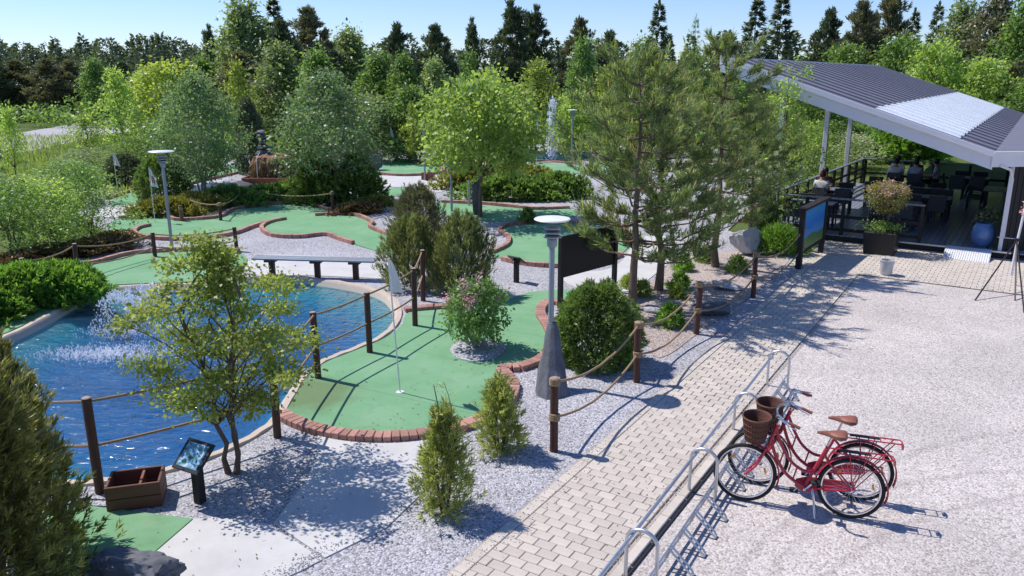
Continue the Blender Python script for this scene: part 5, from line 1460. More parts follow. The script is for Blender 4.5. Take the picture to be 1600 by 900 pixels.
# ---------------------------------------------------------------- bicycles
def bicycle(label, loc, rz, lean):
    """local +x forward, rear axle at x=0"""
    t = thing('bicycle', label, 'bicycle', loc, rz, 'red step-through bicycles')
    t.rotation_euler = (R(lean), 0, rz)
    Rw = .34; red = MAT['bikered']
    for nm, x in (('rear_wheel', 0), ('front_wheel', 1.09)):
        w = MB().torus((0, 0, 0), Rw - .02, .021, 'y', 56, 8).build(nm, MAT['rubber'], t, smooth=True, loc=(x, 0, Rw))
        MB().torus((0, 0, 0), Rw - .047, .012, 'y', 48, 6).build('rim', MAT['chrome'], w, smooth=True)
        sp = MB()
        for k in range(28):
            a = 2 * PI * k / 28; b = a + (.35 if k % 2 else -.35); sy = .025 if k % 4 < 2 else -.025
            sp.tube([(math.cos(b) * .02, sy, math.sin(b) * .02), (math.cos(a) * (Rw - .05), 0, math.sin(a) * (Rw - .05))], .0016, 4, cap=False)
        sp.build('spokes', MAT['chrome'], w)
        MB().tube([(0, -.05, 0), (0, .05, 0)], .022, 12).build('hub', MAT['chrome'], w, smooth=True)
        for a in (.9, 2.9):
            MB().box((math.cos(a) * .22, 0, math.sin(a) * .22), (.06, .014, .022), Matrix.Rotation(-a - PI / 2, 3, 'Y')).build('reflector', MAT['amber'], w)
    def fender(x, a0, a1, nm):
        vs = []; fs = []; n = 26; r_ = Rw + .028
        for i in range(n + 1):
            a = a0 + (a1 - a0) * i / n
            for y, dr in ((-.03, -.014), (-.018, 0), (.018, 0), (.03, -.014)):
                vs.append((x + math.cos(a) * (r_ + dr), y, Rw + math.sin(a) * (r_ + dr)))
        for i in range(n):
            for k in range(3): fs.append((i * 4 + k, i * 4 + k + 1, i * 4 + k + 5, i * 4 + k + 4))
        o = MB().add(vs, fs).build(nm, red, t, smooth=True)
    fender(0, R(5), R(200), 'rear_mudguard'); fender(1.09, R(98), R(200), 'front_mudguard')
    f = MB()
    up = [tuple(p) for p in smooth_open([Vector((.80, 0, .88)), Vector((.73, 0, .72)), Vector((.63, 0, .56)), Vector((.5, 0, .47)), Vector((.36, 0, .46))], 5)]
    lo = [tuple(p) for p in smooth_open([Vector((.845, 0, .76)), Vector((.78, 0, .58)), Vector((.68, 0, .42)), Vector((.57, 0, .33)), Vector((.46, 0, .285))], 5)]
    f.tube(up, .0165, 10); f.tube(lo, .018, 10)
    f.tube([(.70, 0, .665), (.735, 0, .5)], .009, 7); f.tube([(.55, 0, .5), (.585, 0, .345)], .009, 7)
    f.tube([(.875, 0, .68), (.785, 0, .95)], .022, 12)           # head tube
    f.tube([(.46, 0, .285), (.27, 0, .78)], .018, 10)            # seat tube
    for s_ in (-1, 1):
        f.tube([(.46, s_ * .02, .285), (.2, s_ * .045, .31), (0, s_ * .06, .34)], .011, 7)
        f.tube([(.31, s_ * .018, .69), (.15, s_ * .05, .5), (0, s_ * .06, .34)], .009, 7)
    fr = f.build('frame', red, t, smooth=True)
    fk = MB()
    fk.tube([(.875, 0, .7), (.885, 0, .66)], .024, 10)
    for s_ in (-1, 1): fk.tube([tuple(p) for p in smooth_open([Vector((.885, s_ * .035, .67)), Vector((.93, s_ * .045, .55)), Vector((.99, s_ * .05, .44)), Vector((1.09, s_ * .055, .34))], 4)], .012, 8)
    fk.build('fork', red, t, smooth=True)
    # handlebar
    hb = MB(); hb.tube([(.79, 0, .94), (.765, 0, 1.04), (.8, 0, 1.06)], .013, 8)
    for s_ in (-1, 1):
        hb.tube([tuple(p) for p in smooth_open([Vector((.8, 0, 1.06)), Vector((.81, s_ * .12, 1.08)), Vector((.76, s_ * .25, 1.1)), Vector((.6, s_ * .29, 1.06))], 5)], .0115, 8)
    h_ = hb.build('handlebar', MAT['chrome'], t, smooth=True)
    for s_ in (-1, 1):
        MB().tube([(.68, s_ * .275, 1.085), (.57, s_ * .295, 1.05)], .017, 10).build('grip', MAT['leather'], h_, smooth=True)
        MB().tube([(.75, s_ * .25, 1.085), (.68, s_ * .3, 1.06), (.6, s_ * .31, 1.03)], .006, 6).build('brake_lever', MAT['chrome'], h_)
    MB().lathe([(.001, .02), (.03, .016), (.032, 0), (.001, -.005)], 14, (.74, -.17, 1.12)).build('bell', MAT['chrome'], h_, smooth=True)
    cb = MB()
    cb.tube([(.79, .1, 1.07), (.87, .1, 1.0), (.87, .04, .85), (.86, .03, .7)], .004, 5); cb.tube([(.79, -.1, 1.07), (.88, -.09, 1.0), (.86, -.03, .85), (.72, 0, .62)], .004, 5)
    cb.build('brake_cable', MAT['black'], t)
    # saddle
    MB().tube([(.28, 0, .76), (.235, 0, .9)], .0125, 8).build('seat_post', MAT['chrome'], t, smooth=True)
    vs = []; fs = []; secs = [(.39, .018, .925, .012), (.34, .024, .932, .025), (.28, .035, .934, .035), (.22, .07, .935, .045), (.16, .1, .942, .05), (.11, .095, .945, .045), (.09, .06, .94, .03)]
    for (x, w, z, dd) in secs:
        for (yy, zz) in ((-1, -.6), (-1, -.1), (-.6, .25), (0, .3), (.6, .25), (1, -.1), (1, -.6), (0, -.35)): vs.append((x, yy * w, z + zz * dd * 1.5))
    for i in range(len(secs) - 1):
        for k in range(8): fs.append((i * 8 + k, i * 8 + (k + 1) % 8, (i + 1) * 8 + (k + 1) % 8, (i + 1) * 8 + k))
    fs += [tuple(range(8)), tuple((len(secs) - 1) * 8 + k for k in range(8))]
    MB().add(vs, fs).build('saddle', MAT['leather'], t, smooth=True)
    MB().torus((.15, 0, .89), .035, .005, 'y', 14, 5).build('saddle_spring', MAT['chrome'], t)
    # chain case, crank, pedals
    cc = MB(); cc.add([(x, -.055 - .014 * k, z) for k in (0, 1) for x, z in ((-.06, .3), (-.02, .39), (.44, .375), (.55, .33), (.56, .24), (.46, .19))], [(0, 1, 2, 3, 4, 5), (11, 10, 9, 8, 7, 6)] + [(i, (i + 1) % 6, 6 + (i + 1) % 6, 6 + i) for i in range(6)])
    cc.build('chain_case', red, t, bevel=.004)
    ck = MB(); ck.tube([(.46, -.09, .285), (.46, .09, .285)], .014, 8); ck.tube([(.46, -.095, .285), (.56, -.1, .16)], .01, 6); ck.tube([(.46, .095, .285), (.36, .1, .41)], .01, 6); ck.build('crank', MAT['chrome'], t)
    MB().box((.56, -.15, .155), (.09, .09, .025)).build('pedal', MAT['rubber'], t, bevel=.005); MB().box((.36, .15, .412), (.09, .09, .025)).build('pedal', MAT['rubber'], t, bevel=.005)
    # rear carrier
    rk = MB()
    for s_ in (-1, 1):
        rk.tube([(.24, s_ * .06, .74), (-.36, s_ * .065, .745)], .008, 7)
        for x in (-.3, -.12, .05): rk.tube([(x, s_ * .065, .74), (-.01, s_ * .07, .35)], .006, 6)
        rk.tube([(-.3, s_ * .067, .6), (.08, s_ * .067, .6)], .006, 6)
    rk.tube([(-.36, -.065, .745), (-.38, 0, .745), (-.36, .065, .745)], .008, 7)
    for x in (-.28, -.16, -.04, .08, .2): rk.tube([(x, -.06, .745), (x, .06, .745)], .006, 6)
    rk.build('rear_carrier', red, t, smooth=True)
    MB().box((-.385, 0, .7), (.02, .08, .05)).build('rear_lamp', MAT['flagred'], t, bevel=.005)
    MB().box((.0, -.0, .755), (.3, .05, .012)).build('carrier_strap', MAT['black'], t)
    ks = MB(); ks.tube([(.38, .03, .27), (.33, .17, .012)], .01, 7); ks.tube([(.38, -.03, .27), (.33, -.17, .012)], .01, 7); ks.build('kickstand', MAT['chrome'], t, smooth=True)
    MB().lathe([(.001, -.04), (.035, -.03), (.045, .03), (.001, .04)], 14, (.93, 0, .78)).build('headlamp', MAT['chrome'], t, smooth=True)
    # woven basket: oval bucket with rims and hoops
    b = MB(); c_ = (1.01, 0, .74)
    b.lathe([(.1, 0), (.115, .0), (.165, .27), (.157, .27), (.108, .012), (.001, .012)], 30, c_, .9, 1.15)
    bk = b.build('basket', MAT['wicker'], t, smooth=True)
    for z, r_ in ((.0, .118), (.07, .131), (.135, .143), (.2, .155), (.27, .167)):
        w = MB(); pts = [(c_[0] + math.cos(2 * PI * k / 30) * r_ * .9, c_[1] + math.sin(2 * PI * k / 30) * r_ * 1.15, c_[2] + z) for k in range(31)]
        w.tube(pts, .006 if z < .26 else .011, 6, cap=False); w.build('basket_band', MAT['wicker'], bk, smooth=True)
    st = MB()
    for k in range(30):
        a = 2 * PI * k / 30; st.tube([(c_[0] + math.cos(a) * .1165 * .9, math.sin(a) * .1165 * 1.15, c_[2]), (c_[0] + math.cos(a) * .167 * .9, math.sin(a) * .167 * 1.15, c_[2] + .27)], .0055, 5, cap=False)
    st.build('basket_stakes', MAT['wicker'], bk)
    return t
for lb, fr_, re_, ln in (('red bicycle with brown basket nearer the camera', (2.59,7.98), (3.60,7.62), 2.5), ('red bicycle with brown basket standing behind the nearer bicycle', (2.85,8.35), (3.86,7.99), 3)):
    a, b = Vector(fr_), Vector(re_); d = (a - b).normalized()
    bicycle(lb, (b.x, b.y, 0.004), math.atan2(d.y, d.x), ln)

# ---------------------------------------------------------------- near plants
plant('acer_tree', 'young acer with red tinted tips between pond and concrete path', 'tree', (*(-3.33,8.64), 0), broadleaf(11, 2.75, 1.08, .86, 60, 290, .05, .036, 'acer', clr=.21, tr=.045, prof=prof_egg, stems=3, flat=.42, lobes=.34, up=1.0, rmin=.15), rz=.6)
plant('conifer', 'bushy bronze green conifer at the bottom left corner', 'shrub', (-4.48, 5.95, 0), bush(21, .78, .78, 2.55, 3400, 11, .11, .018, 'olive', prof=lambda f: (1 - f) ** .62 * .98 + .04, up=.9, spread=.6, inner=.3, rough=.3), rz=1.0)
plant('conifer', 'slimmer bronze conifer rising at the left picture edge', 'shrub', (-4.75, 6.9, 0), bush(22, .62, .62, 2.15, 1800, 11, .1, .017, 'olive', prof=lambda f: (1 - f) ** .7 + .04, up=1.0, spread=.55, inner=.4, rough=.18), rz=.3)
tj = bush(31, .3, .3, 1.06, 760, 10, .09, .014, 'thuja', prof=lambda f: (math.sin(PI * min(1, f * .66 + .26)) ** .6) * (1.05 - .4 * f), up=1.1, spread=.7, inner=.15, rough=.26)
tj2 = bush(32, .3, .3, 1.0, 800, 10, .085, .014, 'thuja', prof=lambda f: (math.sin(PI * min(1, f * .66 + .26)) ** .6) * (1.05 - .4 * f), up=1.1, spread=.7, inner=.15, rough=.26)
plant('thuja', 'small golden green thuja on the gravel nearest the camera', 'shrub', (*(-0.74,7.77), 0), tj, (.98, .98, 1.06), group='young thujas')
plant('thuja', 'small golden green thuja beside the brick kerb bend', 'shrub', (*(-0.15,9.21), 0), tj2, (.98, .98, .94), 2.0, group='young thujas')
def sprig(label, q, h, seed):
    g = np.random.default_rng(seed); mb = MB(); F = Fol()
    for k in range(3): limb(mb, (0, 0, .7), (g.normal() * .1, g.normal() * .1, h * g.uniform(.75, 1)), .006, .003, g, seg=4)
    for i in range(26): leaf_clump(F, g, np.array([g.normal() * .06, g.normal() * .06, g.uniform(.75, h)]), .05, 5, .05, .016)
    return mb.mesh('stem', MAT['bark']), F.mesh('foliage', LEAF['thuja'])
plant('sapling', 'wispy young shoots rising above the nearest thuja', 'plant', (*(-0.75,7.75), 0), sprig('', 0, 1.5, 4))
plant('round_bush', 'dense round dark green conifer bush beside the stone based lamp', 'shrub', (*(1.38,12.42), 0), bush(41, .68, .62, 1.3, 2600, 12, .1, .02, 'yew', prof=lambda f: math.sqrt(max(0, 1 - (1.35 * f - .42) ** 2 / .92)), up=.35, spread=.8, inner=.6, rough=.1))
lil = leafbush(51, .5, .5, 1.15, 90, 46, .075, .042, 'lilac', clr=.14, stems=7, cb=.22, prof=lambda f: math.sqrt(max(0, 1 - (1.5 * f - .62) ** 2)), bark='palebark', tr=.012)
lp = plant('lilac_bush', 'lilac bush with pink blossoms on a round gravel island', 'shrub', (*(-0.62,13.09), 0), lil)
g = np.random.default_rng(6); F = Fol()
for k in range(14):
    an = g.uniform(0, 6.28); r_ = g.uniform(.1, .52); c_ = np.array([math.cos(an) * r_, math.sin(an) * r_, 1.12 - .5 * r_ + g.normal() * .06])
    leaf_clump(F, g, c_ + np.array([0, 0, .05]), .075, 60, .03, .024, flat=1.5)
ob('blossom', F.mesh('blossom', LEAF['pink']), lp)
isl = sheet('gravel_island', smooth_closed([(-1.07,12.99),(-0.96,13.40),(-0.63,13.57),(-0.23,13.36),(-0.11,12.96),(-0.32,12.51),(-0.66,12.39),(-0.94,12.60)], 4), .034, MAT['gravel'], thick=.03); tag(isl, kind='structure')
mg = [bush(60 + k, .8, .75, 1.7, 1700, 13, .13, .017, 'mugo', prof=lambda f: math.sqrt(max(0, 1 - (1.3 * f - .35) ** 2 / .95)), up=1.5, spread=.5, inner=.5, rough=.16) for k in range(2)]
plant('mountain_pine', 'bushy mountain pine at the left end of the pine clump', 'shrub', (*(-2.23,17.28), 0), mg[0], (.8, .85, .9), group='mountain pines')
plant('mountain_pine', 'bushy mountain pine right behind the lilac bush', 'shrub', (*(-1.08,16.63), 0), mg[1], (.8, .85, .98), 1.2, group='mountain pines')
plant('mountain_pine', 'brownish mountain pine at the back of the pine clump', 'shrub', (*(-2.45,20.57), 0), mg[0], (.92, .9, 1.02), 2.4, group='mountain pines', leaf='brownpine')

sp1 = scots(71, 5.25, 1.7, 1.15, nwh=12, nl=6, lean=(.05, .1), L=.17, W=.018, dens=.8, gap=.2)
sp2 = scots(72, 5.9, 1.55, 1.3, nwh=12, nl=6, lean=(.2, .0), L=.17, W=.018, dens=.8, gap=.2)
plant('scots_pine', 'scots pine with the nearest trunk beside the round bush', 'tree', (*(2.44,15.51), 0), sp1, (1.08, 1.08, .95), .4, group='scots pines in the bed')
plant('scots_pine', 'scots pine with the thick trunk behind the small yellow shrubs', 'tree', (*(3.23,16.95), 0), sp2, (1.08, 1.08, .8), 2.1, group='scots pines in the bed')
plant('scots_pine', 'tallest scots pine standing left of the terrace roof', 'tree', (*(5.04,19.19), 0), sp2, (1.1, 1.1, .9), 4.0, group='scots pines in the bed')
plant('scots_pine', 'slim scots pine close to the pale boulder', 'tree', (*(6.77,22.23), 0), sp1, (.8, .8, .72), 1.7, group='scots pines in the bed')
sapl = broadleaf(75, 4.6, .9, 1.0, 60, 24, .11, .06, 'lime', clr=.26, tr=.03, prof=prof_egg, lobes=.35)
plant('sapling', 'slender lime green sapling in front of the deck corner', 'tree', (*(7.62,22.60), 0), sapl, (.85, .85, 1.0))
plant('sapling', 'lime green sapling against the pale roof edge', 'tree', (*(9.00,25.62), 0), sapl, (.9, .9, 1.08), 2.0)
tf = bush(81, .2, .2, .3, 190, 9, .085, .018, 'hedge', up=.7, spread=.8, inner=.2, stems=2)
for k, (q, s_, lf, lb) in enumerate([((4.15,18.79), 1.1, 'hedge', 'small green tuft at the back edge of the bed'), ((3.70,17.06), 1.1, 'hedge', 'small green tuft behind the pale fallen stone'), ((2.79,16.48), 1.0, 'yellowgreen', 'yellow green tuft at the foot of the nearest pine'), ((2.61,17.17), .9, 'yellowgreen', 'yellow tuft just left of the nearest pine trunk'), ((3.51,16.33), .85, 'yellowgreen', 'flat yellow tuft right of the thick pine trunk'), ((2.98,14.36), 1.25, 'hedge', 'green tuft right behind the second path post'), ((5.40,18.59), 1.2, 'green', 'dark green tuft left of the fourth path post'), ((4.91,19.67), 1.0, 'green', 'green tuft at the foot of the tallest pine')]):
    plant('small_shrub', lb, 'shrub', (*q, 0), tf, s_, k * 1.1, 'small shrubs in the bed', lf)
gb = bush(83, .55, .4, .62, 500, 8, .22, .02, 'hedge', up=1.4, spread=.7, inner=.1, stems=3)
plant('grass_clump', 'bright green leafy clump left of the signboard', 'plant', (*(7.09,20.64), 0), gb, (1.15, 1.1, 1.0))
plant('grass_clump', 'green leafy clump behind the pale boulder', 'plant', (*(7.26,22.41), 0), gb, (1.0, 1.0, 1.1), 1.3, leaf='green')
plant('small_shrub', 'low green tuft between the two far lanes behind the stone based lamp', 'shrub', (*(0.49,25.16), 0), tf, (1.3, 1.3, 1.4), 0, None, 'green')

# ---------------------------------------------------------------- mid garden
sb = [broadleaf(90 + k, 4.4, 2.0, 1.15, 130, 80, .115, .075, 'sorbus', clr=.4, tr=.06, prof=prof_egg, stems=4, lobes=.2, bark='palebark', rmin=.35) for k in range(2)]
plant('whitebeam', 'grey green whitebeam behind the tall grey lamp', 'tree', (*(-11.39,29.22), 0), sb[0], (.95, .95, 1.02), group='whitebeams')
plant('whitebeam', 'wide grey green whitebeam right of the waterfall feature', 'tree', (*(-6.61,29.22), 0), sb[1], (1.1, 1.1, 1.02), 1.0, group='whitebeams')
mp_ = broadleaf(95, 4.35, 2.05, 1.75, 150, 70, .15, .11, 'lime', clr=.45, tr=.07, prof=prof_round, lobes=.16, rmin=.3)
plant('maple_tree', 'round light green maple with straight trunk in the middle', 'tree', (*(-1.06,26.22), 0), mp_, (.97, .97, 1.0))
db = bush(101, .9, .9, 1.75, 1500, 11, .14, .035, 'yew', prof=lambda f: math.sqrt(max(0, 1 - (1.4 * f - .45) ** 2 / .93)), up=.3, spread=.8, inner=.6, rough=.08)
plant('round_conifer', 'dark round conifer bush behind the red emblem flag', 'shrub', (*(-12.68,28.92), 0), db, (1, 1, 1.0))
plant('round_conifer', 'dark round conifer bush left of the round conifer with flag', 'shrub', (*(-16.38,33.72), 0), db, (.9, .9, .75), 1.0, leaf='dark')
plant('column_conifer', 'dark column conifer left of the stacked stones', 'shrub', (*(-12.46,38.22), 0), db, (.75, .75, 1.9), .5, leaf='dark')
plant('juniper_mound', 'low golden juniper mound beside the red emblem flag', 'shrub', (*(-11.61,26.59), 0), bush(103, 1.3, .6, .5, 900, 10, .16, .035, 'juniper', up=.4, inner=.4, stems=3), rz=.15)
plant('juniper_mound', 'low golden juniper mound right of the flag', 'shrub', (*(-11.07,27.78), 0), bush(104, .9, .6, .5, 700, 10, .16, .035, 'juniper', up=.4, inner=.4, stems=3))
lowh = bush(105, 1.3, .5, .55, 800, 9, .15, .05, 'green', up=.5, inner=.4, stems=4, rough=.2)
for k, (q, s_, lf, lb) in enumerate([((-10.15,28.62), (1, 1, 1.1), 'green', 'low green shrub before the stream rocks'), ((-8.95,29.52), (1.1, 1, 1), 'green', 'low green shrub in front of the red timber box'), ((-7.79,30.15), (1, 1, 1.3), 'green', 'low green shrub below the wide whitebeam'), ((-5.28,27.11), (.7, 1, .6), 'rust', 'rusty ground cover at the foot of the wide whitebeam'), ((-4.91,28.62), (.6, 1, .6), 'juniper', 'golden ground cover right of the rusty ground cover'), ((-11.37,20.80), (1.1, 1.3, .55), 'rust', 'rusty ground cover behind the left rope fence'), ((-12.21,20.04), (1.2, 1.2, .5), 'rust', 'rusty ground cover beneath the left saplings'), ((-11.29,22.05), (.7, 1, .5), 'rust', 'small rusty ground cover beside the long lane')]):
    plant('low_shrub', lb, 'shrub', (*q, 0), lowh, s_, k * .2, 'low shrubs', lf)
dsh = bush(107, 1.2, .9, 1.7, 1800, 10, .17, .055, 'yew', up=.6, inner=.5, rough=.2, stems=6)
for k, (q, s_, lf, lb) in enumerate([((-7.09,29.22), (.8, .9, .95), 'yew', 'dark leafy shrub under the left side of the wide whitebeam'), ((-5.73,29.52), (.85, .9, .95), 'yew', 'dark leafy shrub under the right side of the wide whitebeam'), ((-10.23,38.73), (1, 1, 1.1), 'green', 'green shrub behind the waterfall feature')]):
    plant('leafy_shrub', lb, 'shrub', (*q, 0), dsh, s_, k * 1.3, 'leafy shrubs', lf)
hd = bush(109, 2.1, .6, .85, 1700, 9, .16, .05, 'juniper', up=.5, inner=.4, rough=.14, stems=5)
for k, (q, s_, lf, lb) in enumerate([((0.00,30.15), (1.0, 1, 1), 'green', 'long low hedge in front of the far green'), ((-1.64,32.95), (.75, 1, 1), 'juniper', 'olive hedge behind the slim lamp'), ((1.79,30.80), (.7, 1, 1), 'green', 'low hedge beneath the pine branches'), ((0.00,34.96), (1.0, 1.2, .9), 'juniper', 'olive hedge below the geyser fountain')]):
    plant('hedge', lb, 'hedge', (*q, 0), hd, s_, -.1, 'clipped olive hedges', lf)
bh = bush(111, 1.1, .8, .78, 2000, 9, .12, .035, 'hedge', up=.6, inner=.5, rough=.12, stems=5)
for k, (q, s_, lb) in enumerate([((-9.44,16.03), (.95, .9, 1.0), 'bright green hedge mound nearest the pond corner'), ((-9.98,15.65), (1.0, 1.0, 1.05), 'bright green hedge mound around the left fence post'), ((-10.33,15.11), (1.1, 1, 1.0), 'bright green hedge mound at the left picture edge')]):
    plant('hedge_mound', lb, 'hedge', (*q, 0), bh, s_, k * .9, 'hedge mounds by the pond')
ws = [broadleaf(120 + k, 3.4, 1.25, .35, 85, 42, .13, .05, ['lime', 'green'][k], clr=.34, tr=.03, prof=prof_vase, stems=5, lobes=.3, rmin=.1) for k in range(2)]
for k, (q, s_, lf, lb) in enumerate([((-13.01,20.41), (1.0, 1.0, .56), 'green', 'leafy sapling clump at the left picture edge'), ((-12.36,21.04), (1, 1, .56), 'lime', 'yellow green sapling clump left of the rope fence'), ((-11.74,21.88), (.75, .75, .66), 'green', 'feathery shrub beside the long lane'), ((-15.29,25.04), (1.2, 1.2, .45), 'lime', 'yellow green thicket behind the sapling clump'), ((-16.26,28.92), (1.2, 1.2, .45), 'green', 'green thicket behind the feathery shrub'), ((-18.43,34.13), (1.2, 1.2, .42), 'pale', 'pale shrub left of the far pennant'), ((-16.92,25.04), (1.2, 1.2, .5), 'green', 'green thicket half cut by the left picture edge')]):
    plant('sapling_clump', lb, 'shrub', (*q, 0), ws[k % 2], s_, k * 1.2, 'sapling clumps on the left', lf)
for k, (q, s_, lf, lb) in enumerate([((-18.38,39.26), (1.3, 1.3, .5), 'green', 'green shrub below the slim roadside tree'), ((-17.83,40.93), (1.3, 1.3, .7), 'lime', 'lime shrub behind the round conifer'), ((-21.26,40.93), (1.4, 1.4, .3), 'pale', 'pale weedy shrub at the meadow edge'), ((13.05,35.17), (1, 1, .75), 'lime', 'yellow green shrub outside the side railing'), ((17.34,40.93), (1.2, 1.2, .5), 'silver', 'silvery shrub behind the roof posts'), ((15.24,39.26), (1.2, 1.2, .7), 'green', 'green shrub left of the silvery shrub'), ((11.02,32.20), (1.1, 1.1, .8), 'green', 'green shrub beyond the deck corner')]):
    plant('leafy_bush', lb, 'shrub', (*q, 0), ws[(k + 1) % 2], s_, k * .8, 'leafy bushes further back', lf)
mo = bush(113, 2.6, 1.6, 1.6, 2200, 9, .22, .07, 'hedge', up=.4, inner=.5, rough=.14, stems=4)
plant('green_mound', 'large bright green shrub mound beyond the back of the terrace', 'shrub', (*(20.90,44.04), 0), mo, (1.1, 1, .95), leaf='hedge')
plant('green_mound', 'second bright green mound right of the roof posts', 'shrub', (*(21.00,48.43), 0), mo, (.8, 1, .8), 1.0, leaf='green')
lawn = tag(sheet('lawn', [(17.34,40.93),(20.28,40.93),(25.22,37.47),(40.57,61.02),(29.95,61.02),(23.04,53.77)], -.01, MAT['grass']), kind='structure')

# ---------------------------------------------------------------- background trees: prototypes, then one object for each tree in view
PR = {
 'birch': (broadleaf(201, 9, 2.5, 1.0, 110, 70, .3, .18, 'green', clr=.66, tr=.1, prof=prof_egg, lobes=.32, rmin=.4), 9, 2.5),
 'round': (broadleaf(202, 7, 2.6, 1.0, 105, 70, .28, .18, 'green', clr=.62, tr=.1, prof=prof_round, lobes=.26, rmin=.4), 7, 2.6),
 'light': (broadleaf(203, 6, 1.9, 1.4, 80, 30, .22, .13, 'lime', clr=.42, tr=.07, prof=prof_egg, lobes=.3, rmin=.2), 6, 1.9),
 'pine': (farpine(204, 10, 2.6, 'dark', ncl=90, prof=prof_egg), 10, 2.6),
 'pine2': (farpine(205, 10, 2.4, 'dark', ncl=80, prof=lambda f: prof_cone(f) * 1.1 + .1, cb=.15), 10, 2.4),
 'spruce': (spruce(206, 10, 2.2, 'dark', lv=26, nbr=9), 10, 2.2),
 'larch': (spruce(207, 9, 1.8, 'larch', lv=24, nbr=7, bl=16, droop=.05, L=.3, W=.05, rag=.6), 9, 1.8),
}
